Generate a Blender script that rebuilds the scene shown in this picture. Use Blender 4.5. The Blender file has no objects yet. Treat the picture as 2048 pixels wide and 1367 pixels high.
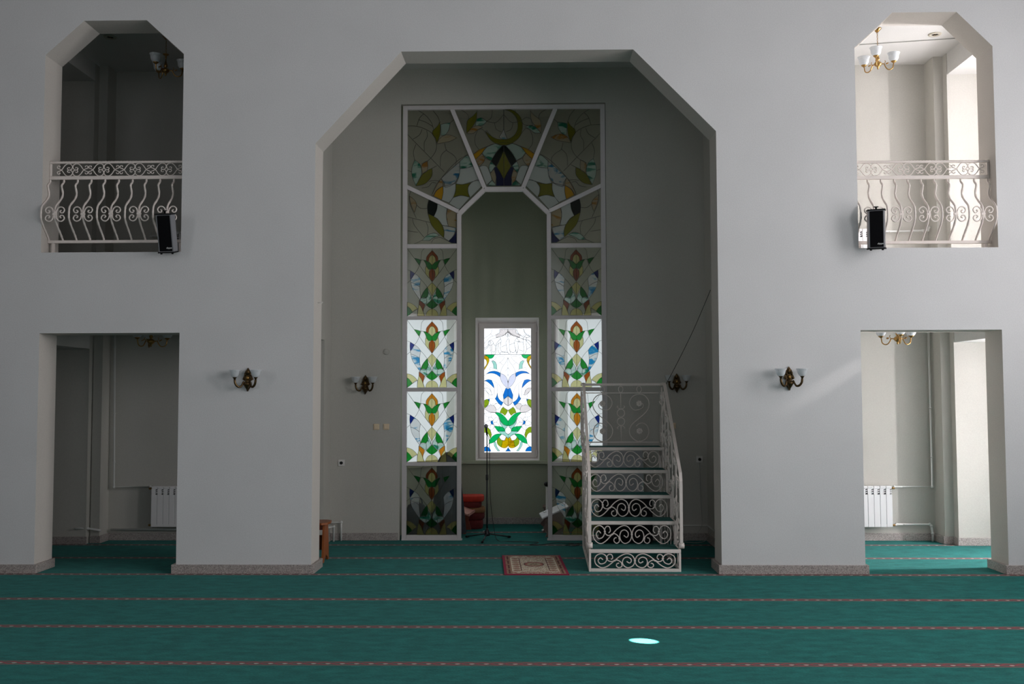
import bpy, math, random
from math import pi, sin, cos, radians
from mathutils import Vector, Matrix
from mathutils.geometry import tessellate_polygon
random.seed(7)
S = bpy.context.scene
C = S.collection

# ------------------------------------------------------------------ camera
cam_d = bpy.data.cameras.new('camera'); cam = bpy.data.objects.new('camera', cam_d); C.objects.link(cam)
cam_d.sensor_fit = 'HORIZONTAL'; cam_d.sensor_width = 36.0; cam_d.lens = 34.998; cam_d.clip_end = 200
PITCH, YAW, ROLL = radians(3.0965), radians(-1.16296), radians(0.14419)
def _m(u, v, w):
    c, s = cos(PITCH), sin(PITCH); y = c*v - s*w; z = s*v + c*w
    c, s = cos(YAW), sin(YAW); return Vector((c*u + s*y, -s*u + c*y, z))
rt = _m(cos(ROLL), 0, -sin(ROLL)); up = _m(sin(ROLL), 0, cos(ROLL)); fw = _m(0, 1, 0)
M = Matrix((rt, up, -fw)).transposed().to_4x4(); M.translation = Vector((0, -10.9, 1.924))
cam.matrix_world = M
S.camera = cam

# ------------------------------------------------------------------ view, world, lights
S.view_settings.view_transform = 'Standard'
S.view_settings.look = 'None'; S.view_settings.gamma = 1.0; S.view_settings.use_curve_mapping = False
S.view_settings.exposure = 0.35
S.cycles.use_denoising = True
S.cycles.transparent_max_bounces = 24
S.cycles.max_bounces = 10; S.cycles.diffuse_bounces = 6; S.cycles.transmission_bounces = 8
S.cycles.caustics_reflective = False; S.cycles.caustics_refractive = False
w = bpy.data.worlds.new('sky'); S.world = w; w.use_nodes = True
bg = w.node_tree.nodes['Background']; bg.inputs[0].default_value = (0.86, 0.92, 1.0, 1); bg.inputs[1].default_value = 1.1

def area(name, loc, target, sx, sy, L, col=(1, 1, 1), spread=180):
    l = bpy.data.lights.new(name, 'AREA'); l.shape = 'RECTANGLE'; l.size = sx; l.size_y = sy
    l.energy = L*pi*sx*sy; l.color = col; l.spread = radians(spread)
    o = bpy.data.objects.new(name, l); C.objects.link(o); o.location = loc
    o.rotation_euler = (Vector(target)-Vector(loc)).to_track_quat('-Z', 'Y').to_euler()
    return o
def spot(name, loc, target, P, ang, blend, col):
    l = bpy.data.lights.new(name, 'SPOT'); l.energy = P; l.spot_size = radians(ang); l.spot_blend = blend; l.color = col; l.shadow_soft_size = .01
    o = bpy.data.objects.new(name, l); C.objects.link(o); o.location = loc
    o.rotation_euler = (Vector(target)-Vector(loc)).to_track_quat('-Z', 'Y').to_euler()
    return o
DAY = (1.0, 0.96, 0.955)
# daylight through the hall's tall right-hand windows, its rear windows and one left-hand window
HALL_R = [(-2.4, 1.5), (-5.6, 1.5), (-8.8, 1.5), (-12.0, 1.5)]
for i, (y, wd) in enumerate(HALL_R):
    area('daylight_right', (7.28, y, 4.0), (0, y, 4.0), wd, 4.6, 7.4, DAY)
for x in (-4.6, 0, 4.6):
    area('daylight_rear', (x, -15.28, 4.1), (x, 0, 4.1), 1.9, 4.6, .6, (0.98, 0.97, 1.0))
area('daylight_left', (-8.28, -6.0, 4.1), (0, -6.0, 4.1), 1.6, 4.2, 1.8, (1.0, .96, .94))
# right aisle windows, lower and upper
area('daylight_aisle', (7.28, .59, 1.45), (0, .59, 1.45), .34, 2.2, 165.0, (1.0, .97, .99))
area('daylight_aisle_upper', (7.28, .59, 4.85), (0, .59, 4.85), .34, 2.2, 165.0, (1.0, .97, .99))
# apse windows
area('daylight_apse', (-.375, 4.375, 2.01), (-.375, 0, 2.01), .80, 1.95, 1.35, (1, .99, .99))
area('daylight_apse_left', (-1.549, 3.781, 2.03), (-1.356, 3.639, 2.03), 1.16, 2.14, .40, (1, .94, .915))
area('daylight_apse_right', (.776, 3.782, 2.03), (.584, 3.638, 2.03), 1.16, 2.14, .40, (1, .94, .915))
# sun slipping past the right-hand window frames: one spot on the carpet, one streak on the wall
spot('sunbeam_floor', (7.1, -5.6, 6.1), (.87, -2.944, 0), 130000, .95, .3, (1, .97, .9))
spot('sunbeam_wall', (7.1, -.62, 4.35), (3.3, 0, 2.1), 520, 2.8, .95, (1, .93, .9))

# ------------------------------------------------------------------ materials
MATS = {}
def nodes(name):
    m = bpy.data.materials.new(name); m.use_nodes = True; MATS[name] = m
    nt = m.node_tree; b = nt.nodes['Principled BSDF']
    return m, nt, b
def simple(name, col, rough=.5, metal=0, noise=0, scale=30, bump=0, spec=.5):
    m, nt, b = nodes(name)
    b.inputs['Base Color'].default_value = (*col, 1); b.inputs['Roughness'].default_value = rough
    b.inputs['Metallic'].default_value = metal; b.inputs['Specular IOR Level'].default_value = spec
    tc = nt.nodes.new('ShaderNodeTexCoord'); n = nt.nodes.new('ShaderNodeTexNoise')
    n.inputs['Scale'].default_value = scale; n.inputs['Detail'].default_value = 4
    nt.links.new(tc.outputs['Object'], n.inputs['Vector'])
    if noise:
        r = nt.nodes.new('ShaderNodeMix'); r.data_type = 'RGBA'
        r.inputs[6].default_value = (*[c*(1-noise) for c in col], 1); r.inputs[7].default_value = (*[min(1, c*(1+noise)) for c in col], 1)
        nt.links.new(n.outputs['Fac'], r.inputs[0]); nt.links.new(r.outputs[2], b.inputs['Base Color'])
    if bump:
        bp = nt.nodes.new('ShaderNodeBump'); bp.inputs['Strength'].default_value = bump; bp.inputs['Distance'].default_value = .01
        nt.links.new(n.outputs['Fac'], bp.inputs['Height']); nt.links.new(bp.outputs[0], b.inputs['Normal'])
    return m
def plaster(name, col):
    m, nt, b = nodes(name); N = nt.nodes.new; L = nt.links.new
    tc = N('ShaderNodeTexCoord')
    n1 = N('ShaderNodeTexNoise'); n1.inputs['Scale'].default_value = 1.3; n1.inputs['Detail'].default_value = 5
    n2 = N('ShaderNodeTexNoise'); n2.inputs['Scale'].default_value = 90; n2.inputs['Detail'].default_value = 3
    L(tc.outputs['Object'], n1.inputs['Vector']); L(tc.outputs['Object'], n2.inputs['Vector'])
    a = N('ShaderNodeMix'); a.data_type = 'RGBA'
    a.inputs[6].default_value = (*[c*.93 for c in col], 1); a.inputs[7].default_value = (*[min(1, c*1.06) for c in col], 1)
    L(n1.outputs['Fac'], a.inputs[0])
    a2 = N('ShaderNodeMix'); a2.data_type = 'RGBA'; a2.blend_type = 'MULTIPLY'; a2.inputs[0].default_value = .22
    L(a.outputs[2], a2.inputs[6]); L(n2.outputs['Fac'], a2.inputs[7]); L(a2.outputs[2], b.inputs['Base Color'])
    b.inputs['Roughness'].default_value = .85; b.inputs['Specular IOR Level'].default_value = .2
    bp = N('ShaderNodeBump'); bp.inputs['Strength'].default_value = .12; bp.inputs['Distance'].default_value = .004
    L(n2.outputs['Fac'], bp.inputs['Height']); L(bp.outputs[0], b.inputs['Normal'])
    return m
plaster('hall_plaster', (.705, .702, .712)); plaster('reveal_plaster', (.64, .60, .56)); plaster('inner_plaster', (.575, .56, .515)); plaster('apse_plaster', (.43, .45, .35)); plaster('ceiling_white', (.70, .69, .67)); plaster('low_bounce_plaster', (.36, .35, .34))  # last one: darkened tone for unseen hall surfaces, cuts bounced light
def granite():
    m, nt, b = nodes('granite'); N = nt.nodes.new; L = nt.links.new
    tc = N('ShaderNodeTexCoord'); v = N('ShaderNodeTexVoronoi'); v.inputs['Scale'].default_value = 140
    L(tc.outputs['Object'], v.inputs['Vector'])
    r = N('ShaderNodeValToRGB'); r.color_ramp.elements[0].color = (.12, .105, .1, 1); r.color_ramp.elements[1].color = (.52, .47, .44, 1)
    e = r.color_ramp.elements.new(.45); e.color = (.34, .30, .285, 1)
    L(v.outputs['Color'], r.inputs[0]); L(r.outputs[0], b.inputs['Base Color']); b.inputs['Roughness'].default_value = .45
granite()
STRIPES = [-7.0, -5.9, -4.77, -3.625, -2.482, -1.354, -.045, 1.056, 2.092, 3.3]
def carpet(name, stripes):
    m, nt, b = nodes(name); N = nt.nodes.new; L = nt.links.new
    def math_(op, a, c=None):
        n = N('ShaderNodeMath'); n.operation = op
        for i, q in enumerate((a, c)):
            if q is None: continue
            if isinstance(q, (int, float)): n.inputs[i].default_value = q
            else: L(q, n.inputs[i])
        return n.outputs[0]
    def mix(f, a, c, bt='MIX'):
        n = N('ShaderNodeMix'); n.data_type = 'RGBA'; n.blend_type = bt
        for i, q in ((0, f), (6, a), (7, c)):
            if isinstance(q, (int, float)): n.inputs[i].default_value = q
            elif isinstance(q, tuple): n.inputs[i].default_value = (*q, 1)
            else: L(q, n.inputs[i])
        return n.outputs[2]
    tc = N('ShaderNodeTexCoord'); mp = N('ShaderNodeMapping'); mp.inputs['Scale'].default_value = (1.6, 3.4, 1)
    L(tc.outputs['Object'], mp.inputs['Vector'])
    n1 = N('ShaderNodeTexNoise'); n1.inputs['Scale'].default_value = 3.2; n1.inputs['Detail'].default_value = 9; n1.inputs['Roughness'].default_value = .68
    L(mp.outputs[0], n1.inputs['Vector'])
    n2 = N('ShaderNodeTexNoise'); n2.inputs['Scale'].default_value = 60; n2.inputs['Detail'].default_value = 3
    L(tc.outputs['Object'], n2.inputs['Vector'])
    rm = N('ShaderNodeMapRange'); rm.inputs[1].default_value = .30; rm.inputs[2].default_value = .72; L(n1.outputs['Fac'], rm.inputs[0])
    base = mix(rm.outputs[0], (.002, .060, .056) if stripes else (0, .016, .014), (.010, .150, .136) if stripes else (.001, .045, .038))
    base = mix(.35, base, n2.outputs['Fac'], 'OVERLAY')
    col = base
    if stripes:
        sx = N('ShaderNodeSeparateXYZ'); L(tc.outputs['Object'], sx.inputs[0])
        X, Y = sx.outputs['X'], sx.outputs['Y']
        t = None; sg = None
        for s in stripes:
            d = math_('SUBTRACT', Y, s); q = math_('ABSOLUTE', d); t = q if t is None else math_('MINIMUM', t, q)
            e = math_('MULTIPLY', d, math_('LESS_THAN', q, .06)); sg = e if sg is None else math_('ADD', sg, e)
        inside = math_('LESS_THAN', t, .055); core = math_('LESS_THAN', t, .038); mid = math_('LESS_THAN', t, .047)
        # woven chain: a red meander, its mirror image and pale links between
        ph = math_('MULTIPLY', X, 2*pi/.208); sn = math_('SINE', ph); cs = math_('COSINE', ph)
        m1 = math_('LESS_THAN', math_('ABSOLUTE', math_('SUBTRACT', sg, math_('MULTIPLY', sn, .026))), .0085)
        m2 = math_('LESS_THAN', math_('ABSOLUTE', math_('ADD', sg, math_('MULTIPLY', sn, .026))), .0085)
        s2 = math_('SINE', math_('MULTIPLY', X, 2*pi/.104))
        m3 = math_('LESS_THAN', math_('ADD', math_('MULTIPLY', math_('ABSOLUTE', math_('SUBTRACT', sg, math_('MULTIPLY', s2, .008))), 60), s2), -.3)
        band = mix(m1, (.07, .075, .065), (.30, .02, .045)); band = mix(m2, band, (.30, .02, .045)); band = mix(m3, band, (.42, .40, .36))
        edge = mix(mid, (.20, .13, .11), (.10, .045, .045))
        band = mix(core, edge, band); col = mix(inside, base, band)
    L(col, b.inputs['Base Color']); b.inputs['Roughness'].default_value = .95; b.inputs['Specular IOR Level'].default_value = .1
    b.inputs['Sheen Weight'].default_value = .12; b.inputs['Sheen Roughness'].default_value = .5; b.inputs['Sheen Tint'].default_value = (.3, .75, .7, 1)
    bp = N('ShaderNodeBump'); bp.inputs['Strength'].default_value = .35; bp.inputs['Distance'].default_value = .01
    L(n2.outputs['Fac'], bp.inputs['Height']); L(bp.outputs[0], b.inputs['Normal'])
carpet('teal_carpet', STRIPES); carpet('step_carpet', None)
def glass(name, tint, body, trans, transl=.6, streak=None, gl=.04):
    """flat glass: part clear, part milky; streak = second colour of the swirls"""
    m = bpy.data.materials.new(name); m.use_nodes = True; MATS[name] = m; nt = m.node_tree; nt.nodes.clear()
    N = nt.nodes.new; L = nt.links.new
    out = N('ShaderNodeOutputMaterial'); T = N('ShaderNodeBsdfTransparent'); D = N('ShaderNodeBsdfDiffuse'); R = N('ShaderNodeBsdfTranslucent'); G = N('ShaderNodeBsdfGlossy')
    G.inputs['Roughness'].default_value = .12
    T.inputs[0].default_value = (*tint, 1); D.inputs[0].default_value = (*body, 1); R.inputs[0].default_value = (*body, 1)
    if streak:
        tc = N('ShaderNodeTexCoord'); mp = N('ShaderNodeMapping'); mp.inputs['Rotation'].default_value = (0, .7, 0); mp.inputs['Scale'].default_value = (5, 5, 12)
        n = N('ShaderNodeTexNoise'); n.inputs['Scale'].default_value = 1.1; n.inputs['Detail'].default_value = 3; n.inputs['Distortion'].default_value = .8
        r = N('ShaderNodeValToRGB'); r.color_ramp.elements[0].position = .52; r.color_ramp.elements[1].position = .64
        r.color_ramp.elements[0].color = (*body, 1); r.color_ramp.elements[1].color = (*streak, 1)
        L(tc.outputs['Object'], mp.inputs[0]); L(mp.outputs[0], n.inputs['Vector']); L(n.outputs['Fac'], r.inputs[0])
        L(r.outputs[0], D.inputs[0]); L(r.outputs[0], R.inputs[0]); L(r.outputs[0], T.inputs[0])
    a = N('ShaderNodeMixShader'); a.inputs[0].default_value = transl; L(D.outputs[0], a.inputs[1]); L(R.outputs[0], a.inputs[2])
    c = N('ShaderNodeMixShader'); c.inputs[0].default_value = trans; L(a.outputs[0], c.inputs[1]); L(T.outputs[0], c.inputs[2])
    g = N('ShaderNodeMixShader'); g.inputs[0].default_value = gl; L(c.outputs[0], g.inputs[1]); L(G.outputs[0], g.inputs[2]); L(g.outputs[0], out.inputs[0])
def sq(*c): return tuple(x**.5 for x in c)
glass('clear_glass', (.93, .93, .91), (.60, .54, .46), .86, .35); glass('thin_clear', (.975, .97, .96), (.62, .60, .56), .955, .5, None, .025)
glass('milk_glass', (.92, .94, .94), (.74, .78, .76), .62, .5)
glass('green_glass', sq(.015, .36, .04), (.006, .16, .015), .85)
glass('bottle_glass', sq(.004, .04, .01), (.003, .012, .006), .6)
glass('lime_glass', sq(.50, .50, .03), (.30, .29, .02), .6)
glass('straw_glass', sq(.86, .82, .42), (.60, .56, .24), .84)
glass('amber_glass', sq(.85, .34, .02), (.42, .14, .01), .82)
glass('brown_glass', sq(.52, .13, .01), (.22, .05, .006), .82)
glass('gold_glass', sq(.95, .62, .02), (.62, .38, .01), .45, .5)
glass('ochre_glass', sq(.8, .68, .4), (.66, .60, .44), .6, .5, (.60, .34, .07))
glass('navy_glass', sq(.005, .04, .42), (.002, .008, .06), .7)
glass('sky_glass', sq(.55, .8, .95), (.97, .98, .99), .83, .7, (.12, .56, .82))
glass('teal_glass', sq(.4, .85, .7), (.86, .96, .93), .76, .7, (.03, .52, .36))
# the sunny window's panes
glass('w_white', (.985, .985, .985), (.9, .9, .9), .93, .8, None, .02)
glass('w_grey', sq(.62, .58, .56), (.6, .58, .58), .9, .8, None, .02)
glass('w_lilac', sq(.55, .56, .64), (.6, .6, .7), .9, .8, None, .02)
glass('w_green', sq(.002, .36, .09), (.01, .3, .08), .93, .8, None, .02)
glass('w_olive', sq(.20, .30, .01), (.2, .3, .02), .93, .8, None, .02)
glass('w_blue', sq(.002, .14, .47), (.01, .15, .5), .93, .8, None, .02)
glass('w_yellow', sq(.40, .30, .002), (.66, .54, .02), .93, .8, (.5, .36, .01), .02)
glass('w_mint', sq(.28, .52, .45), (.4, .7, .6), .93, .8, None, .02)
simple('lead', (.02, .018, .015), .6)
simple('frame_paint', (.60, .565, .57), .5, noise=.05, scale=12)
simple('pvc', (.92, .86, .86), .35); simple('sash_pvc', (.84, .75, .74), .35)
simple('ivory_paint', (.74, .67, .63), .45, noise=.06, scale=25)
simple('bronze', (.10, .062, .028), .32, .9, noise=.5, scale=60)
simple('brass', (.36, .21, .07), .28, .95, noise=.25, scale=50)
m = simple('frosted_shade', (.84, .86, .88), .35); m.node_tree.nodes['Principled BSDF'].inputs['Transmission Weight'].default_value = 0
glass('frosted_shade', (.9, .92, .94), (.86, .88, .90), .18, .45, None, .06)
simple('black_plastic', (.006, .006, .007), .6, spec=.25); simple('grey_alu', (.28, .28, .30), .45, .5)
simple('black_metal', (.012, .012, .013), .4); simple('cable_black', (.012, .012, .012), .6)
simple('chrome', (.8, .8, .8), .15, 1)
simple('radiator_white', (.80, .79, .80), .35); simple('radiator_slot', (.16, .16, .17), .6)
simple('pipe_white', (.66, .66, .64), .4); simple('beige_plastic', (.78, .62, .44), .45); simple('white_plastic', (.72, .70, .68), .4)
simple('hole_dark', (.01, .01, .01), .8); simple('white_ink', (.8, .8, .8), .5)
simple('wood_orange', (.27, .075, .018), .38, noise=.35, scale=9); simple('wood_red', (.22, .055, .03), .45, noise=.3, scale=9)
simple('wood_pale', (.46, .22, .18), .5, noise=.2, scale=9)
simple('red_velvet', (.46, .035, .018), .9, noise=.3, scale=22, bump=.4); simple('red_dark_cloth', (.13, .014, .014), .9, noise=.3, scale=22, bump=.4)
simple('tan_cloth', (.25, .12, .05), .9, noise=.3, scale=22, bump=.4)
simple('dark_cloth', (.022, .026, .034), .9, noise=.4, scale=10, bump=.4); simple('grey_panel', (.50, .50, .53), .3)
simple('paper', (.72, .70, .74), .6); simple('wood_greyish', (.17, .11, .09), .5, noise=.2, scale=10)
simple('book_green', (.18, .22, .16), .7); simple('book_cream', (.5, .46, .38), .7); simple('wire_grey', (.35, .35, .33), .6)
simple('rug_maroon', (.27, .004, .04), .95, bump=.3, scale=300); simple('rug_cream', (.66, .58, .46), .95, noise=.4, scale=120, bump=.3)
simple('rug_tan', (.30, .17, .11), .95, noise=.35, scale=120); simple('rug_brown', (.10, .025, .02), .95, noise=.3, scale=120)
simple('rug_rose', (.34, .11, .09), .95, noise=.4, scale=120); simple('rug_sand', (.36, .31, .21), .95, noise=.5, scale=90)
simple('fabric_grille', (.004, .004, .005), .95, spec=.1)

# ------------------------------------------------------------------ mesh building
class MB:
    def __init__(s): s.v = []; s.f = []; s.mi = []; s.ms = []; s.sm = []
    def m(s, name):
        if name not in s.ms: s.ms.append(name)
        return s.ms.index(name)
    def add(s, vs, fs, mat, smooth=False):
        o = len(s.v); s.v += [tuple(q) for q in vs]; k = s.m(mat)
        for f in fs: s.f.append([o+i for i in f]); s.mi.append(k); s.sm.append(smooth)
    def box(s, x0, x1, y0, y1, z0, z1, mat):
        v = [(x, y, z) for z in (z0, z1) for y in (y0, y1) for x in (x0, x1)]
        s.add(v, [(0, 2, 3, 1), (4, 5, 7, 6), (0, 1, 5, 4), (2, 6, 7, 3), (0, 4, 6, 2), (1, 3, 7, 5)], mat); return s
    def bbox(s, x0, x1, y0, y1, z0, z1, mat, b=.004):
        """bevelled box"""
        cx, cy, cz = (x0+x1)/2, (y0+y1)/2, (z0+z1)/2; hx, hy, hz = (x1-x0)/2, (y1-y0)/2, (z1-z0)/2
        vs = []; idx = {}
        for sx in (-1, 1):
            for sy in (-1, 1):
                for sz in (-1, 1):
                    for k, (ax, ay, az) in enumerate(((0, 1, 1), (1, 0, 1), (1, 1, 0))):
                        idx[(sx, sy, sz, k)] = len(vs)
                        vs.append((cx+sx*(hx-b*ax), cy+sy*(hy-b*ay), cz+sz*(hz-b*az)))
        I = lambda *a: idx[a]
        fs = []
        for sg in (-1, 1):
            q = [I(sg, -1, -1, 0), I(sg, 1, -1, 0), I(sg, 1, 1, 0), I(sg, -1, 1, 0)]; fs.append(q if sg > 0 else q[::-1])
            q = [I(-1, sg, -1, 1), I(1, sg, -1, 1), I(1, sg, 1, 1), I(-1, sg, 1, 1)]; fs.append(q[::-1] if sg > 0 else q)
            q = [I(-1, -1, sg, 2), I(1, -1, sg, 2), I(1, 1, sg, 2), I(-1, 1, sg, 2)]; fs.append(q if sg > 0 else q[::-1])
            for sh in (-1, 1):
                fs.append([I(sg, sh, -1, 0), I(sg, sh, 1, 0), I(sg, sh, 1, 1), I(sg, sh, -1, 1)])
                fs.append([I(sg, -1, sh, 0), I(sg, 1, sh, 0), I(sg, 1, sh, 2), I(sg, -1, sh, 2)])
                fs.append([I(-1, sg, sh, 1), I(1, sg, sh, 1), I(1, sg, sh, 2), I(-1, sg, sh, 2)])
                for si in (-1, 1): fs.append([I(sg, sh, si, 0), I(sg, sh, si, 1), I(sg, sh, si, 2)])
        s.add(vs, fs, mat); return s
    def prism(s, loops, d0, d1, mat, axis='y', mside=None):
        """extrude 2D loops (first = outline, others = holes) between d0 and d1 along axis; 2D=(x,z) for y, (x,y) for z, (y,z) for x"""
        P = (lambda p, d: (p[0], d, p[1])) if axis == 'y' else (lambda p, d: (p[0], p[1], d)) if axis == 'z' else (lambda p, d: (d, p[0], p[1]))
        flat = [p for l in loops for p in l]; n = len(flat)
        tris = tessellate_polygon([[Vector((p[0], p[1], 0)) for p in l] for l in loops])
        s.add([P(p, d0) for p in flat]+[P(p, d1) for p in flat], [tuple(t) for t in tris]+[tuple(i+n for i in t[::-1]) for t in tris], mat)
        for l in loops:
            k = len(l); s.add([P(p, d0) for p in l]+[P(p, d1) for p in l], [(i, (i+1) % k, (i+1) % k+k, i+k) for i in range(k)], mside or mat)
        return s
    def tube(s, pts, r, mat, n=6, closed=False, rad=None, flat=None):
        pts = [Vector(p) for p in pts]; k = len(pts); rings = []
        if k < 2: return s
        prev = None
        for i, p in enumerate(pts):
            a = pts[(i-1) % k] if (closed or i > 0) else p; b = pts[(i+1) % k] if (closed or i < k-1) else p
            t = (b-a)
            if t.length < 1e-9: t = Vector((0, 0, 1))
            t.normalize()
            ref = Vector((0, 1, 0)) if abs(t.y) < .9 else Vector((1, 0, 0))
            if prev is not None:
                u = prev - t*prev.dot(t)
                if u.length > 1e-6: u.normalize()
                else: u = t.cross(ref).normalized()
            else: u = t.cross(ref).normalized()
            prev = u; v = t.cross(u)
            rr = rad[i] if rad else r
            fu, fv = flat or (1, 1)
            off = pi/n
            rings.append([p+u*cos(2*pi*j/n+off)*rr*fu+v*sin(2*pi*j/n+off)*rr*fv for j in range(n)])
        vs = [q for R in rings for q in R]; fs = []
        for i in range(k if closed else k-1):
            for j in range(n):
                fs.append((i*n+j, i*n+(j+1) % n, ((i+1) % k)*n+(j+1) % n, ((i+1) % k)*n+j))
        if not closed: fs += [tuple(range(n))[::-1], tuple((k-1)*n+j for j in range(n))]
        s.add(vs, fs, mat, n > 4); return s
    def lathe(s, prof, c, mat, n=16, sx=1, sy=1, cap=True, scallop=0, nsc=6):
        """profile [(r,z)] about the vertical through c"""
        vs = []; fs = []
        for i, (r, z) in enumerate(prof):
            for j in range(n):
                a = 2*pi*j/n; q = r*(1+(scallop*cos(nsc*a) if i >= len(prof)-2 else 0))
                vs.append((c[0]+q*cos(a)*sx, c[1]+q*sin(a)*sy, c[2]+z))
        for i in range(len(prof)-1):
            for j in range(n): fs.append((i*n+j, i*n+(j+1) % n, (i+1)*n+(j+1) % n, (i+1)*n+j))
        if cap: fs += [tuple(range(n))[::-1], tuple((len(prof)-1)*n+j for j in range(n))]
        s.add(vs, fs, mat, True); return s
    def sphere(s, c, r, mat, n=12, sx=1, sy=1, sz=1):
        s.lathe([(max(1e-4, r*sin(pi*i/8)), -r*cos(pi*i/8)*sz) for i in range(9)], c, mat, n, sx, sy); return s
    def xf(s, M_):
        s.v = [tuple(M_ @ Vector(q)) for q in s.v]; return s
    def build(s, name, parent=None, label=None):
        me = bpy.data.meshes.new(name); me.from_pydata(s.v, [], s.f)
        for n in s.ms: me.materials.append(MATS[n])
        me.polygons.foreach_set('material_index', s.mi); me.polygons.foreach_set('use_smooth', s.sm)
        me.update(); me.validate()
        o = bpy.data.objects.new(name, me); C.objects.link(o)
        if parent: o.parent = parent
        if label: o['label'] = label
        return o
def recalc(o):
    import bmesh
    b = bmesh.new(); b.from_mesh(o.data); bmesh.ops.recalc_face_normals(b, faces=b.faces); b.to_mesh(o.data); b.free(); return o
def tag(o, label, cat, group=None, kind=None):
    o['label'] = label; o['category'] = cat
    if group: o['group'] = group
    if kind: o['kind'] = kind
    return o
def thing(name, label, cat, loc=(0, 0, 0), rz=0, group=None):
    o = bpy.data.objects.new(name, None); C.objects.link(o); o.location = loc; o.rotation_euler = (0, 0, rz); o.empty_display_size = .05
    return tag(o, label, cat, group)
def struct(name, mb, parent=None):
    o = mb.build(name, parent); recalc(o)
    if not parent: o['kind'] = 'structure'
    return o
def dup(o, loc, label, rz=None, parent=None):
    c = o.copy(); C.objects.link(c)
    if parent: c.parent = parent
    else:
        c.location = loc; c['label'] = label
        if rz is not None: c.rotation_euler = (0, 0, rz)
    for ch in [q for q in bpy.data.objects if q.parent == o]: dup(ch, None, None, None, c)
    return c
def cr(pts, n=6, closed=False):
    """Catmull-Rom through the points"""
    k = len(pts); out = []
    g = (lambda i: pts[i % k]) if closed else (lambda i: pts[max(0, min(k-1, i))])
    for i in range(k if closed else k-1):
        p0, p1, p2, p3 = g(i-1), g(i), g(i+1), g(i+2)
        for j in range(n):
            t = j/n
            out.append(tuple(.5*((2*p1[a])+(-p0[a]+p2[a])*t+(2*p0[a]-5*p1[a]+4*p2[a]-p3[a])*t*t+(-p0[a]+3*p1[a]-3*p2[a]+p3[a])*t**3) for a in range(len(p1))))
    if not closed: out.append(tuple(pts[-1]))
    return out
def cra(pts, n=4, corners=()):
    """closed outline, smooth except at the listed corner indices"""
    if not corners: return cr(pts, n, True)
    cs = sorted(corners); k = len(pts); out = []
    for a, b in zip(cs, cs[1:]+[cs[0]+k]):
        seg = [pts[i % k] for i in range(a, b+1)]; out += cr(seg, n)[:-1]
    return out

# ------------------------------------------------------------------ shell: hall
T = .405; BK = 2.509; CEIL = 6.40
HX0, HX1, HY0, HZ = -8.3, 7.3, -15.3, 8.6
f = MB(); f.prism([[(HX0-.3, HY0-.3), (HX1+.3, HY0-.3), (HX1+.3, 4.6), (HX0-.3, 4.6)]], -.25, 0, 'teal_carpet', 'z'); struct('floor', f)
UL = [(-5.464, 3.529), (-3.895, 3.529), (-3.895, 5.762), (-4.321, 6.151), (-5.031, 6.151), (-5.464, 5.762)]
UR = [(3.577, 3.529), (5.09, 3.529), (5.09, 5.762), (4.707, 6.151), (4.002, 6.151), (3.577, 5.762)]
fr = MB()
fr.prism([[(HX0, 0), (-5.459, 0), (-5.459, 2.629), (-3.895, 2.629), (-3.895, 0), (-2.414, 0), (-2.404, 4.735), (-1.451, 5.764), (1.134, 5.764), (2.039, 4.837),
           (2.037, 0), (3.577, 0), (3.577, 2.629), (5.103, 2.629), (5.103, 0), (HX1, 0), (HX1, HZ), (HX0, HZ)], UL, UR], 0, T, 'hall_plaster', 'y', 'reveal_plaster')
struct('wall_front', fr)
struct('ceiling', MB().box(HX0-.3, HX1+.3, HY0-.3, T, HZ, HZ+.3, 'low_bounce_plaster'))
def holes_wall(a0, a1, z1, wins, z0=0):
    loops = [[(a0, z0), (a1, z0), (a1, z1), (a0, z1)]]
    for (c, wd, w0, w1) in wins: loops.append([(c-wd/2, w0), (c+wd/2, w0), (c+wd/2, w1), (c-wd/2, w1)])
    return loops
struct('wall_right', MB().prism(holes_wall(HY0, 2.1, HZ, [(y, wd, 1.7, 6.3) for y, wd in HALL_R]+[(.59, .34, .35, 2.55), (.59, .34, 3.75, 5.95)]), HX1, HX1+.3, 'hall_plaster', 'x'))
struct('wall_left', MB().prism(holes_wall(HY0, 2.15, HZ, [(-6.0, 1.6, 2.0, 6.2)]), HX0-.3, HX0, 'low_bounce_plaster', 'x'))
struct('wall_rear', MB().prism(holes_wall(HX0-.3, HX1+.3, HZ, [(x, 1.9, 1.8, 6.4) for x in (-4.6, 0, 4.6)]), HY0-.3, HY0, 'low_bounce_plaster', 'y'))
# frames of the windows behind and beside the camera
WN = [10]
def plain_window(axis, pos, c, wd, z0, z1, bars=(1, 3)):
    WN[0] += 1; mb = MB()
    def bx(a0, a1, b0, b1):
        if axis == 'x': mb.box(pos-.03, pos+.03, a0, a1, b0, b1, 'pvc')
        else: mb.box(a0, a1, pos-.03, pos+.03, b0, b1, 'pvc')
    a0, a1 = c-wd/2+.001, c+wd/2-.001; t = .06; z0 += .001; z1 -= .001
    bx(a0, a0+t, z0, z1); bx(a1-t, a1, z0, z1); bx(a0+t, a1-t, z0, z0+t); bx(a0+t, a1-t, z1-t, z1)
    for i in range(bars[0]): q = a0+(a1-a0)*(i+1)/(bars[0]+1); bx(q-.02, q+.02, z0+t, z1-t)
    o = mb.build('window_%d' % WN[0]); o['kind'] = 'structure'; return o
for y, wd in HALL_R: plain_window('x', HX1-.12+.2, y, wd, 1.7, 6.3) if False else plain_window('x', HX1+.2, y, wd, 1.7, 6.3)
for x in (-4.6, 0, 4.6): plain_window('y', HY0-.2, x, 1.9, 1.8, 6.4)
plain_window('x', HX0-.2, -6.0, 1.6, 2.0, 6.2)
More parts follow.
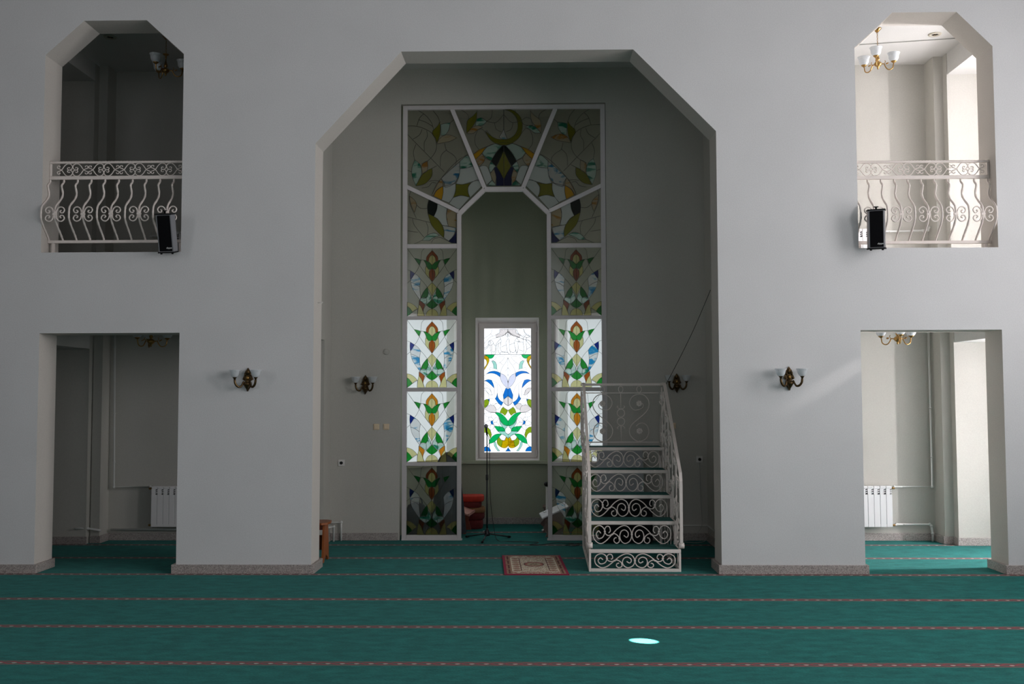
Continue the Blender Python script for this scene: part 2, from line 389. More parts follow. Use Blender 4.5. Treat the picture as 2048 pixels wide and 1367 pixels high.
plain_window('x', HX1+.26, .59, .34, .35, 2.55, (0, 0)); plain_window('x', HX1+.26, .59, .34, 3.75, 5.95, (0, 0))
# the daylight rectangles stand just outside those frames
for o in C.objects:
    if o.type == 'LIGHT' and o.name.startswith('daylight_'):
        n = o.name
        if 'aisle' in n or 'right' in n and 'apse' not in n: o.location.x = HX1+.29
        elif 'rear' in n: o.location.y = HY0-.29
        elif n.startswith('daylight_left'): o.location.x = HX0-.29

# ------------------------------------------------------------------ shell: rooms behind the front wall
NL, NR, NT = -1.785, 1.008, 5.912
struct('wall_back', MB().prism([[(-5.722, 0), (NL, 0), (NL, NT), (NR, NT), (NR, 0), (5.33, 0), (5.33, 6.9), (-5.722, 6.9)]], BK, BK+.09, 'inner_plaster'))
struct('ceiling_galleries', MB().box(-6.9, 6.6, T, BK+.3, CEIL, CEIL+.2, 'ceiling_white'))
struct('floor_gallery_left', MB().box(-5.84, -2.76, T, BK, 3.04, 3.5, 'ceiling_white'))
struct('floor_gallery_right', MB().box(2.645, 5.445, T, BK, 3.04, 3.5, 'ceiling_white'))
# outer corner columns and the dwarf walls beyond the side openings
struct('wall_column_right', MB().box(5.33, 5.45, 2.2, BK+.09, 0, CEIL, 'inner_plaster'))
struct('wall_aisle_right', MB().box(5.45, HX1+.3, 2.07, 2.3, 0, CEIL, 'inner_plaster'))
struct('wall_column_left', MB().box(-5.84, -5.722, 2.24, BK+.09, 0, CEIL, 'inner_plaster'))
struct('wall_aisle_left', MB().box(HX0-.3, -5.86, 2.15, 2.38, 0, CEIL, 'inner_plaster'))
# beams over the side openings double as the low ceilings of the aisles
struct('ceiling_aisle_right', MB().box(5.46, HX1, T, 2.07, 2.60, 3.5, 'ceiling_white'))
struct('ceiling_aisle_left', MB().box(HX0, -5.86, T, 2.15, 2.56, 3.5, 'ceiling_white'))
struct('ceiling_aisle_right_upper', MB().box(5.46, HX1, T, 2.07, 6.12, CEIL, 'ceiling_white'))
struct('ceiling_aisle_left_upper', MB().box(HX0, -5.86, T, 2.15, 6.16, CEIL, 'ceiling_white'))
# walls between the middle bay and the side bays
struct('wall_bay_left', MB().prism([[(T, 2.66), (2.08, 2.66), (2.08, 0), (BK, 0), (BK, CEIL), (T, CEIL)]], -3.0, -2.722, 'inner_plaster', 'x'))
struct('wall_bay_right', MB().box(2.33, 2.64, T, BK, 0, CEIL, 'inner_plaster'))
# the apse
AZ = 6.2
BL_, BR_ = (-1.075, 4.22), (.30, 4.22); SL_, SR_ = (-1.83, 3.2), (1.06, 3.2)
W0, W1 = .951, 3.114
def ang_wall(name, A, B, win, flip):
    """wall from A to B (plan), outward thickness .26, with an opening win=(s0,s1,z0,z1)"""
    d = Vector((B[0]-A[0], B[1]-A[1])); Lh = d.length
    mb = MB(); loops = [[(0, 0), (Lh, 0), (Lh, AZ), (0, AZ)]]
    if win: loops.append([(win[0], win[2]), (win[1], win[2]), (win[1], win[3]), (win[0], win[3])])
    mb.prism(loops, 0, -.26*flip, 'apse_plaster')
    ang = math.atan2(d.y, d.x); mb.xf(Matrix.Translation((A[0], A[1], 0)) @ Matrix.Rotation(ang, 4, 'Z'))
    struct(name, mb); return Lh, ang
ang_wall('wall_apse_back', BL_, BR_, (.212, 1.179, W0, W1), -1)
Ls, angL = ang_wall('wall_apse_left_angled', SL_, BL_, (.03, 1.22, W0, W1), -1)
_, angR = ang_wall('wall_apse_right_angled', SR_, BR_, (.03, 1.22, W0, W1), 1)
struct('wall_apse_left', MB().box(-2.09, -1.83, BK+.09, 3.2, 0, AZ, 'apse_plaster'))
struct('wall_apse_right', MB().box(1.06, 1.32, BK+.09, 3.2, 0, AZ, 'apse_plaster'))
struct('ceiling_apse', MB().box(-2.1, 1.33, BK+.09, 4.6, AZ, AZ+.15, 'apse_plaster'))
# sills (one board running round the three apse walls)
struct('trim_1', MB().prism([[(-1.83, 3.2), (-1.075, 4.22), (.30, 4.22), (1.06, 3.2), (.995, 3.17), (.27, 4.14), (-1.045, 4.14), (-1.77, 3.17)]], .905, .945, 'apse_plaster', 'z'))

# baseboards
BBH = .098
def bb(name, *boxes):
    mb = MB()
    for b in boxes: mb.bbox(*b, 'granite', .003)
    o = mb.build(name); o['kind'] = 'structure'
Q = .036
bb('baseboard_left', (HX0, -5.459+Q-.008, -.02, -.001, 0, BBH), (-5.458, -5.459+Q-.008, -.001, T+.02, 0, BBH))
bb('baseboard_center_left', (-3.941, -2.386, -.02, -.001, 0, BBH), (-2.413, -2.378, -.001, T+.03, 0, BBH), (-3.941, -3.896, -.001, T+.03, 0, BBH))
bb('baseboard_center_right', (2.002, 3.611, -.02, -.001, 0, BBH), (2.0, 2.036, -.001, T+.03, 0, BBH), (3.578, 3.611, -.001, T+.03, 0, BBH))
bb('baseboard_right', (5.068, HX1, -.02, -.001, 0, BBH), (5.068, 5.102, -.001, T+.03, 0, BBH))
bb('baseboard_back_left', (-5.721, -3.0, BK-.025, BK-.001, 0, BBH))
bb('baseboard_back_center', (-2.72, NL-.02, BK-.025, BK-.001, 0, BBH), (NR+.0, 2.329, BK-.025, BK-.001, 0, BBH), (2.30, 2.329, T, BK-.026, 0, BBH))
bb('baseboard_back_right', (2.66, 5.329, BK-.025, BK-.001, 0, BBH), (5.30, 5.329, 2.18, BK-.026, 0, BBH), (5.30, 5.43, 2.175, 2.199, 0, BBH))
bb('baseboard_aisle_right', (5.43, HX1, 2.04, 2.069, 0, BBH), (5.43, 5.449, 2.07, 2.19, 0, BBH))
bb('baseboard_aisle_left', (HX0, -5.84, 2.125, 2.149, 0, BBH), (-5.84, -5.70, 2.215, 2.239, 0, BBH), (-5.721, -5.70, 2.24, BK-.03, 0, BBH))
bb('baseboard_apse', (-1.06, .29, 4.192, 4.219, 0, BBH))
bb('baseboard_bay_left', (-2.721, -2.695, 2.06, BK-.026, 0, BBH), (-3.0, -2.695, 2.055, 2.079, 0, BBH))

# ------------------------------------------------------------------ stained glass helpers
def glass_sheet(mb, loop, y, th, mat): mb.prism([loop], y, y+th, mat)
def came(mb, pts, y, r=.003, mat='lead'):
    mb.tube([(p[0], y, p[1]) for p in pts], r, mat, 4)
def pieces(mb, plist, fx, y, mirror=None, r=.003):
    """plist: (material, points, corners); fx maps drawing units to metres"""
    for k, (mat, pts, cs) in enumerate(plist):
        for side in ((0, 1) if mirror is not None else (0,)):
            q = [(2*mirror-p[0], p[1]) for p in pts] if side else pts
            mt = mat
            if isinstance(mat, tuple): mt = mat[side]
            loop = [fx(p) for p in cra(q, 4, cs)]
            if mt: mb.prism([loop], y-.004-.0002*(k % 5), y-.0005, mt)
            came(mb, loop+[loop[0]], y-.005, r)
def lines(mb, ll, fx, y, mirror=None, r=.003):
    for pts in ll:
        for side in ((0, 1) if mirror is not None else (0,)):
            q = [(2*mirror-p[0], p[1]) for p in pts] if side else pts
            came(mb, [fx(p) for p in cr(q, 5)], y-.005, r)

# ------------------------------------------------------------------ the big stained glass screen
SY = 2.535; CXS = -.378
scr = thing('stained_glass_screen', 'tall white framed stained glass screen with an arched opening standing in the apse mouth', 'screen', (CXS, 2.5, 0))
def loc(mb):  # world coordinates into the thing's frame
    return mb.xf(Matrix.Translation((-CXS, -2.5, 0)))
fm = MB(); y0, y1 = 2.497, 2.557
def wbar(a, b, wd, dy=0):
    """frame bar between two points in the screen plane"""
    a = Vector(a); b = Vector(b); d = (b-a).normalized(); n = Vector((-d.y, d.x))*wd/2
    fm.prism([[tuple(a+n), tuple(a-n), tuple(b-n), tuple(b+n)]], y0+dy, y1-dy, 'frame_paint')
HI, HO, II, IO = 1.317, 1.379, .581, .638
for s in (-1, 1):
    a, b = sorted((CXS+s*HI, CXS+s*HO)); fm.bbox(a, b, y0, y1, 0, 5.89, 'frame_paint', .003)
    a, b = sorted((CXS+s*II, CXS+s*IO)); fm.bbox(a, b, y0, y1, 0, 4.40, 'frame_paint', .003)
    for (zb, zt) in ((3.928, 3.985), (2.957, 3.005), (1.985, 2.037), (.989, 1.036), (.0, .068)):
        a, b = sorted((CXS+s*IO, CXS+s*HI)); fm.bbox(a, b, y0+.002, y1-.002, zb, zt, 'frame_paint', .003)
    wbar((CXS+s*.262, 4.733), (CXS+s*.612, 4.395), .058, .003)
    wbar((CXS+s*.706, 5.84), (CXS+s*.262, 4.75), .056, .004)
    wbar((CXS+s*1.33, 4.775), (CXS+s*.62, 4.43), .052, .004)
    a, b = sorted((CXS+s*(II-.012), CXS+s*(HO+.0))); fm.bbox(a, b, y0-.008, y1, 0, .02, 'frame_paint', .002)
fm.bbox(CXS-HI, CXS+HI, y0, y1, 5.835, 5.89, 'frame_paint', .003)
fm.bbox(CXS-.262, CXS+.262, y0, y1, 4.70, 4.762, 'frame_paint', .003)
loc(fm).build('frame', scr)
# tulip panels: drawing units of 430 x 591, centre 0
G_, B_, A_, Y_ = 'green_glass', 'navy_glass', 'amber_glass', 'straw_glass'
def tulip(amber, sk='sky_glass', tl='teal_glass'):
    return [
        (amber, [(0, 38), (-22, 62), (-46, 92), (-51, 120), (-46, 140), (-30, 132), (-28, 108), (-16, 88), (0, 78)], (0, 5, 8)),
        (Y_, [(0, 78), (-16, 88), (-28, 108), (-30, 132), (-16, 152), (0, 168)], (0, 5)),
        (G_, [(-75, 123), (-45, 130), (-20, 150), (0, 168), (0, 200), (-20, 206), (-36, 198), (-48, 175), (-58, 150)], (0, 3, 4, 6)),
        (amber, [(0, 198), (-18, 215), (-27, 250), (-18, 285), (0, 312)], (0, 4)),
        (Y_, [(-52, 176), (-36, 198), (-22, 212), (-27, 250), (-18, 285), (-36, 268), (-56, 244), (-58, 205)], (0, 2, 4, 6)),
        (None, [(-92, 121), (-75, 123), (-58, 150), (-52, 176), (-58, 205), (-56, 244), (-108, 170)], (0, 1, 5, 6)),
        (G_, [(-155, 106), (-125, 112), (-97, 122), (-103, 142), (-111, 168)], (0, 2, 4)),
        (B_, [(-187, 216), (-150, 240), (-166, 268), (-186, 296), (-190, 255)], (0, 1, 3)),
        (sk, [(-150, 240), (-120, 262), (-98, 292), (-104, 335), (-106, 360), (-140, 335), (-183, 318), (-186, 296), (-166, 268)], (0, 2, 4, 6, 7)),
        (sk, [(-183, 318), (-140, 335), (-106, 360), (-104, 400), (-97, 455), (-105, 470), (-140, 420), (-170, 370)], (0, 2, 5)),
        (None, [(-98, 292), (-70, 322), (-42, 360), (-72, 400), (-97, 455), (-104, 400), (-106, 360), (-104, 335)], (0, 2, 4)),
        (Y_, [(0, 318), (-40, 362), (-20, 400), (0, 436)], (0, 1, 3)),
        (G_, [(-40, 362), (-75, 402), (-99, 454), (-74, 450), (-52, 454), (-34, 425), (-33, 392)], (0, 2, 4)),
        (tl, [(-99, 456), (-50, 455), (-46, 480), (-52, 512), (-80, 494), (-105, 472)], (0, 1, 3, 5)),
        (tl, [(-34, 400), (-12, 436), (-6, 462), (-22, 490), (-50, 510), (-46, 480), (-50, 455), (-34, 428)], (0, 3, 4, 6)),
        (None, [(0, 436), (-12, 436), (-6, 462), (0, 470)], (0, 1, 3)),
        (G_, [(0, 464), (-22, 492), (-50, 515), (-26, 536), (0, 548)], (0, 2, 4)),
        (amber, [(-112, 474), (-88, 490), (-60, 514), (-72, 545), (-76, 580), (-90, 540), (-112, 508)], (0, 2, 4, 6)),
        (Y_, [(-112, 506), (-90, 540), (-76, 575), (-62, 611), (-126, 611), (-122, 560)], (0, 3, 4)),
        (Y_, [(0, 549), (-28, 560), (-48, 584), (-54, 611), (0, 611)], (0, 3, 4)),
        (None, [(-50, 515), (-26, 536), (0, 549), (-28, 560), (-48, 584), (-54, 611), (-62, 611), (-76, 575), (-70, 545)], (0, 2, 5, 6)),
        (Y_, [(-214, 490), (-180, 500), (-150, 520), (-124, 548), (-148, 558), (-167, 576), (-190, 545), (-214, 525)], (0, 3, 5, 7)),
        (G_, [(-214, 525), (-190, 545), (-167, 576), (-190, 596), (-214, 612)], (0, 2, 4)),
    ]
TLINES = [[(-214, 24), (-155, 106), (-108, 170), (-56, 244), (0, 316)], [(-66, 22), (-88, 45), (-94, 85), (-97, 122)], [(-108, 168), (-128, 210), (-150, 240)],
          [(-214, 206), (-187, 216)], [(-214, 325), (-200, 312), (-184, 300)], [(-97, 122), (-75, 123)], [(-167, 576), (-140, 560), (-124, 548)], [(-126, 611), (-124, 548)], [(-106, 470), (-112, 506)]]
CLINE = [[(0, 22), (0, 611)]]
xc = CXS-(HI+IO)/2; wS = (HI-IO)/430
for s in (-1, 1):
    for r_, (zb, zt) in enumerate(((3.005, 3.928), (2.037, 2.957), (1.036, 1.985), (.068, .989))):
        cx = CXS+s*(HI+IO)/2; k = (zt-zb)/591
        fx = lambda p, cx=cx, zt=zt, k=k: (cx+p[0]*wS, zt-(p[1]-22)*k)
        mb = MB(); hw = (HI-IO)/2
        glass_sheet(mb, [(cx-hw, zb), (cx+hw, zb), (cx+hw, zt), (cx-hw, zt)], SY, .004, 'thin_clear')
        am = ['brown_glass', 'brown_glass', 'amber_glass', 'brown_glass'][r_]
        pieces(mb, tulip(am), fx, SY, 0, .0025); lines(mb, TLINES, fx, SY, 0, .0025); lines(mb, CLINE, fx, SY, None, .0025)
        loc(mb).build('glass_panel', scr)
# arch panels, drawing units of the upper part (centre 944)
AX = 944
fA = lambda p: (CXS+(p[0]-AX)*.0016514, 5.835-.0016514*(p[1]-128))
def arch_panel(loop, pl, ll, right):
    mb = MB(); mir = (lambda p: (2*AX-p[0], p[1])) if right else (lambda p: p)
    glass_sheet(mb, [fA(mir(p)) for p in loop], SY, .004, 'clear_glass')
    pieces(mb, [(m_, [mir(p) for p in q], c) for m_, q, c in pl], fA, SY, None, .003)
    lines(mb, [[mir(p) for p in q] for q in ll], fA, SY, None, .003)
    loc(mb).build('glass_panel', scr)
P2 = [
    ('lime_glass', [(413, 228), (395, 262), (355, 300), (352, 330), (378, 365), (388, 405), (410, 350), (418, 290)], (0, 2, 5)),
    ('teal_glass', [(420, 250), (460, 240), (500, 236), (490, 290), (460, 335), (425, 342)], (0, 2, 5)),
    ('ochre_glass', [(388, 412), (415, 365), (460, 338), (510, 342), (555, 362), (500, 390), (440, 402)], (0, 4)),
    ('teal_glass', [(206, 545), (245, 575), (262, 620), (258, 680), (216, 762), (185, 680), (183, 610)], (0, 4)),
    ('ochre_glass', [(312, 558), (290, 562), (262, 595), (268, 640), (268, 665), (310, 640), (315, 600)], (0, 4, 5)),
    ('lime_glass', [(216, 762), (258, 680), (300, 640), (350, 615), (348, 680), (290, 745)], (0, 3)),
    ('sky_glass', [(578, 565), (500, 630), (425, 702), (450, 740), (455, 778), (520, 755), (570, 690), (580, 630)], (0, 2, 4)),
    ('teal_glass', [(578, 560), (630, 515), (655, 515), (690, 600), (640, 615), (582, 620)], (0, 2, 3, 5)),
    ('milk_glass', [(582, 620), (640, 615), (690, 600), (745, 715), (680, 730), (600, 752), (548, 748), (572, 690)], (0, 2, 3, 6)),
    ('ochre_glass', [(425, 702), (388, 750), (350, 835), (365, 845), (390, 800), (440, 765), (438, 735)], (0, 3, 5)),
    ('gold_glass', [(440, 765), (390, 795), (358, 845), (430, 880), (442, 820)], (0, 2, 3)),
    ('milk_glass', [(442, 770), (500, 755), (545, 745), (545, 800), (525, 860), (490, 905), (430, 880), (442, 820)], (0, 2, 5, 6)),
    ('lime_glass', [(546, 745), (605, 752), (675, 738), (650, 770), (650, 820), (662, 860), (595, 845), (525, 862), (545, 805)], (0, 2, 5, 7)),
    ('milk_glass', [(675, 738), (720, 715), (748, 725), (768, 762), (668, 862), (648, 820), (650, 775)], (0, 2, 3, 4)),
    ('milk_glass', [(525, 862), (580, 843), (625, 850), (662, 862), (575, 962), (490, 910)], (0, 3, 4, 5)),
]
L2 = [[(235, 130), (300, 175), (345, 235), (362, 292)], [(355, 130), (395, 180), (413, 228)], [(280, 158), (245, 195), (222, 262)], [(236, 206), (300, 230), (355, 265)], [(145, 260), (220, 262), (300, 290), (355, 330), (383, 400), (380, 470), (330, 540), (260, 580)],
      [(265, 290), (245, 335), (192, 370)], [(145, 330), (450, 645)], [(305, 298), (310, 350), (285, 400), (285, 470)], [(215, 415), (195, 480), (206, 545)], [(455, 408), (470, 465), (520, 500), (550, 540), (545, 590)], [(470, 462), (425, 510), (418, 600)],
      [(500, 236), (530, 210)], [(145, 630), (182, 645)], [(350, 615), (388, 595)], [(325, 725), (365, 718), (410, 722)], [(265, 780), (320, 768), (350, 735), (385, 740)], [(690, 480), (560, 555), (425, 702), (350, 835)]]
P1 = [
    (('lime_glass', 'ochre_glass'), [(722, 142), (690, 180), (645, 215), (636, 265), (636, 325), (680, 275), (715, 215)], (0, 4)),
    (('teal_glass', None), [(722, 205), (760, 196), (802, 225), (775, 255), (738, 263), (705, 262)], (0, 2, 5)),
    (('ochre_glass', 'teal_glass'), [(636, 327), (680, 278), (730, 262), (770, 275), (728, 296), (690, 325)], (0, 3)),
    ('gold_glass', [(805, 437), (745, 460), (692, 500), (708, 545), (760, 495)], (0, 2, 3)),
    ('ochre_glass', [(762, 495), (708, 545), (740, 605), (775, 570), (787, 535)], (0, 1, 2)),
    ('teal_glass', [(872, 412), (800, 445), (765, 490), (790, 525), (840, 555), (880, 490), (928, 432)], (0, 2, 4, 6)),
    ('bottle_glass', [(935, 428), (880, 485), (840, 560), (880, 605), (910, 545), (943, 475), (943, 428)], (0, 2, 3, 5, 6)),
    ('lime_glass', [(943, 475), (912, 545), (885, 605), (915, 655), (943, 712)], (0, 2, 4)),
    ('teal_glass', [(838, 560), (880, 605), (850, 640), (828, 655), (820, 610)], (0, 1, 3)),
    ('navy_glass', [(880, 603), (862, 620), (880, 690), (880, 765), (943, 765), (943, 712), (915, 655)], (0, 3, 4, 5)),
    ('ochre_glass', [(862, 620), (832, 665), (850, 715), (870, 745), (882, 690)], (0, 1, 3)),
    ('teal_glass', [(845, 720), (805, 765), (880, 765), (870, 745)], (0, 1, 2, 3)),
    ('milk_glass', [(742, 608), (770, 597), (805, 605), (828, 655), (840, 690), (845, 718), (800, 760)], (0, 3, 5, 6)),
]
L1 = [[(595, 130), (645, 165), (655, 215)], [(722, 130), (722, 142)], [(850, 130), (840, 195), (802, 225)], [(802, 225), (880, 235), (943, 170)], [(868, 235), (880, 290), (925, 315)], [(728, 296), (765, 290), (800, 335)], [(728, 300), (705, 360), (710, 420), (740, 462)],
      [(943, 128), (943, 300)], [(800, 300), (840, 350)], [(692, 500), (805, 437), (872, 412), (943, 405)], [(840, 560), (790, 535)]]
P3 = [
    ('bottle_glass', [(325, 872), (395, 908), (390, 960), (365, 1018), (315, 990), (312, 930)], (0, 1, 3, 4)),
    ('lime_glass', [(315, 992), (365, 1018), (420, 1065), (450, 1140), (448, 1195), (400, 1150), (345, 1085)], (0, 4)),
    ('milk_glass', [(395, 908), (475, 950), (468, 1010), (485, 1095), (435, 1090), (400, 1040), (365, 1018), (390, 960)], (0, 1, 3, 6)),
    ('ochre_glass', [(480, 952), (553, 985), (553, 1112), (485, 1098), (468, 1020)], (0, 1, 2, 3)),
    ('sky_glass', [(435, 1090), (548, 1115), (530, 1175), (488, 1222), (448, 1195), (450, 1140)], (0, 1, 3, 4)),
    ('navy_glass', [(553, 1118), (535, 1172), (488, 1222), (512, 1238), (553, 1240)], (0, 2, 3, 4)),
    ('teal_glass', [(270, 1215), (315, 1170), (370, 1155), (415, 1175), (360, 1195), (330, 1218)], (0, 3, 5)),
    ('ochre_glass', [(163, 845), (205, 880), (222, 920), (205, 985), (175, 915)], (0, 3)),
]
L3 = [[(175, 798), (160, 860), (175, 930), (220, 1030)], [(222, 920), (260, 950), (312, 948)], [(148, 1020), (338, 1068)], [(190, 1035), (205, 1090), (285, 1190)], [(300, 1060), (318, 1110), (312, 1165)], [(148, 1135), (235, 1148)], [(205, 1243), (270, 1215)], [(345, 1235), (365, 1205), (415, 1192), (448, 1205), (512, 1238)]]
for right in (0, 1):
    arch_panel([(145, 128), (508, 128), (775, 765), (578, 965), (145, 768)], P2, L2, right)
    arch_panel([(145, 775), (556, 978), (556, 1240), (145, 1240)], P3, L3, right)
mb = MB(); glass_sheet(mb, [fA(p) for p in ((520, 128), (2*AX-520, 128), (1100, 772), (2*AX-1100, 772))], SY, .004, 'clear_glass')
pieces(mb, P1[:3]+P1[3:], fA, SY, AX, .003); lines(mb, L1, fA, SY, AX, .003)
pieces(mb, [('lime_glass', [(950, 128), (1010, 132), (1065, 170), (1095, 225), (1098, 285), (1080, 350), (1030, 400), (985, 422), (944, 427), (900, 420), (850, 395), (815, 355), (790, 305), (840, 350), (890, 375), (944, 380),
                            (990, 372), (1030, 345), (1055, 300), (1060, 250), (1045, 195), (1005, 150)], (0, 12)),
            ('sky_glass', [(943, 290), (925, 330), (905, 358), (924, 374), (944, 380), (975, 378), (960, 340)], (0, 2, 5))], fA, SY-.003, None, .003)
loc(mb).build('glass_panel', scr)

# ------------------------------------------------------------------ the apse window
wn = bpy.data.objects.new('window_1', None); C.objects.link(wn); wn.location = (-.37, 4.30, 2.0); wn['kind'] = 'structure'
def wl(mb): return mb.xf(Matrix.Translation((.37, -4.30, -2.0)))
WY = 4.30
def ring(mb, x0, x1, z0, z1, t, ya, yb, mat):
    mb.prism([[(x0, z0), (x1, z0), (x1, z1), (x0, z1)], [(x0+t, z0+t), (x1-t, z0+t), (x1-t, z1-t), (x0+t, z1-t)]], ya, yb, mat)
mb = MB(); oo = [(-.862, .952), (.103, .952), (.103, 3.113), (-.862, 3.113)]; ii = [(-.814, .988), (.064, .988), (.064, 3.034), (-.814, 3.034)]; kk = [(-.80, 1.0), (.05, 1.0), (.05, 3.025), (-.80, 3.025)]
mb.add([(x, 4.221, z) for x, z in oo]+[(x, WY-.0, z) for x, z in ii]+[(x, WY-.0, z) for x, z in kk]+[(x, WY+.07, z) for x, z in kk]+[(x, WY+.07, z) for x, z in oo],
       [(a+i, a+(i+1) % 4, a+4+(i+1) % 4, a+4+i) for a in (0, 4, 8, 12) for i in range(4)]+[(16+i, 16+(i+1) % 4, (i+1) % 4, i) for i in range(4)], 'pvc'); wl(mb).build('window_frame', wn)
mb = MB(); ring(mb, -.812, .062, .989, 3.032, .080, WY-.030, WY-.0015, 'sash_pvc'); ring(mb, -.7995, .0495, 1.001, 3.024, .066, WY-.001, WY+.045, 'sash_pvc'); ring(mb, -.79, .04, 1.011, 3.012, .01, WY-.034, WY-.0301, 'sash_pvc'); wl(mb).build('window_sash', wn)
mb = MB(); mb.bbox(-.79, -.765, WY-.05, WY-.0305, 1.80, 1.90, 'pvc', .004); mb.tube([(-.777, WY-.05, 1.86), (-.775, WY-.075, 1.86), (-.765, WY-.078, 1.80), (-.745, WY-.075, 1.74)], .010, 'pvc', 6); wl(mb).build('window_handle', wn)
for z in (2.94, 1.06):
    mb = MB(); mb.tube([(.062, WY-.04, z-.045), (.062, WY-.04, z+.045)], .009, 'pvc', 8); wl(mb).build('hinge', wn)
k8 = .000803
fW = lambda p: (-.371+(p[0]-580)*k8, 2.943-(p[1]-128)*k8)
zo = 1272
def Z(l): return [(x, y+zo) for x, y in l]
WP = [
    ('w_green', [(128, 614), (325, 614), (305, 655), (270, 682), (225, 685), (195, 650), (165, 630)], (0, 1)),
    ('w_yellow', [(128, 625), (180, 640), (215, 680), (222, 730), (200, 790), (165, 850), (128, 905), (128, 860), (165, 810), (178, 760), (160, 710), (128, 690)], (0, 6, 7, 11)),
    ('w_mint', [(270, 740), (300, 800), (305, 875), (372, 890), (365, 810), (340, 750), (300, 728)], (0, 2, 3, 6)),
    ('w_blue', [(170, 980), (230, 938), (320, 925), (390, 940), (436, 962), (425, 1036), (350, 985), (260, 965)], (0, 4, 5)),
    ('w_blue', [(130, 1110), (200, 1085), (265, 1098), (300, 1170), (318, 1252), (250, 1180), (180, 1125)], (0, 2, 4)),
    ('w_blue', [(540, 1245), (580, 1268), (580, 1397), (497, 1462), (488, 1390), (508, 1320)], (0, 1, 2, 3)),
    ('w_lilac', [(445, 970), (515, 1005), (560, 1070), (580, 1160), (580, 1258), (500, 1190), (450, 1110), (430, 1040)], (0, 3, 4)),
    ('w_white', [(580, 670), (540, 760), (480, 840), (442, 930), (445, 970), (515, 1005), (560, 1070), (580, 1150)], (0, 4, 7)),
    ('w_blue', Z([(375, 70), (390, 150), (430, 210), (488, 245), (458, 306), (400, 265), (335, 180), (362, 130)]), (0, 3, 4, 6)),
    ('w_olive', Z([(128, 212), (160, 192), (195, 190), (222, 228), (205, 290), (170, 325), (128, 355)]), (0, 3, 6)),
    ('w_blue', Z([(195, 185), (230, 185), (222, 226)]), (0, 1, 2)),
    ('w_olive', Z([(424, 442), (450, 375), (485, 335), (530, 370), (578, 400), (555, 450), (520, 497), (475, 460)]), (0, 2, 4, 6)),
    ('w_green', Z([(325, 438), (400, 440), (470, 475), (540, 545), (580, 605), (580, 690), (500, 670), (445, 610), (410, 530)]), (0, 4, 5)),
    ('w_mint', Z([(410, 540), (445, 620), (500, 678), (578, 692), (545, 722), (525, 760), (470, 710), (430, 640)]), (0, 3, 5)),
    ('w_green', Z([(315, 697), (385, 700), (460, 710), (510, 745), (525, 790), (450, 795), (385, 790), (350, 748)]), (0, 4)),
    ('w_mint', Z([(385, 797), (520, 795), (550, 838), (580, 848), (580, 928), (520, 880), (440, 840)]), (0, 1, 3, 4)),
    ('w_green', Z([(214, 1032), (236, 945), (305, 870), (390, 840), (460, 850), (410, 900), (365, 955), (300, 1005)]), (0, 4)),
    ('w_olive', Z([(128, 710), (190, 720), (245, 780), (266, 870), (238, 930), (215, 860), (175, 822), (128, 820)]), (0, 4, 7)),
    ('w_olive', Z([(370, 960), (412, 900), (430, 940), (475, 967), (465, 1030), (445, 1092), (395, 1055), (370, 1010)]), (0, 1, 3, 5)),
    ('w_yellow', Z([(545, 900), (580, 935), (580, 1065), (550, 1100), (500, 1110), (445, 1093), (465, 1030), (475, 967), (515, 960)]), (0, 1, 2, 5, 7)),
    ('w_blue', Z([(128, 1095), (170, 1080), (225, 1110), (256, 1170), (128, 1170)]), (0, 3, 4)),
    ('w_blue', Z([(580, 1095), (558, 1135), (528, 1170), (580, 1170)]), (0, 2, 3)),
    ('w_blue', Z([(285, 588), (255, 605), (255, 645), (280, 662), (300, 662)]), (0, 4)),
    ('w_white', Z([(300, 590), (325, 550), (360, 530), (395, 530), (390, 580), (350, 620), (310, 625)]), (0, 3)),
    ('w_white', Z([(295, 588), (290, 550), (250, 525), (212, 520), (215, 570), (250, 600)]), (0, 3)),
    ('w_white', Z([(252, 600), (200, 598), (160, 620), (132, 640), (180, 682), (235, 680), (258, 648)]), (0, 3)),
    ('w_white', Z([(262, 665), (240, 700), (240, 760), (250, 775), (300, 740), (318, 700), (305, 668)]), (0, 3)),
    ('w_white', Z([(310, 628), (350, 625), (395, 645), (415, 700), (350, 695), (308, 665)]), (0, 3)),
    ('w_mint', Z([(312, 990), (315, 1060), (380, 1165), (425, 1165), (370, 1090), (348, 1000)]), (0, 2, 3, 5)),
    ('w_grey', Z([(497, 190), (540, 160), (578, 128), (578, 315), (530, 285), (500, 250)]), (0, 2, 3)),
    (('w_white', 'w_grey'), Z([(306, 305), (380, 262), (450, 310), (400, 370), (355, 385), (340, 340)]), (0, 2, 4)),
    ('w_grey', Z([(130, 370), (170, 330), (240, 300), (306, 305), (345, 350), (355, 440), (240, 435)]), (0, 3, 5)),
    (('w_white', 'w_grey'), [(130, 1250), (200, 1250), (250, 1300), (270, 1360), (290, 1375), (240, 1380), (190, 1330)], (0, 4)),
    (('w_white', 'w_lilac'), [(440, 450), (470, 455), (470, 600), (440, 600)], (0, 1, 2, 3)) if False else ('w_grey', [(350, 235), (420, 200), (430, 128), (578, 128), (578, 190), (500, 250), (355, 290)], (0, 2, 3, 4, 6)),
]
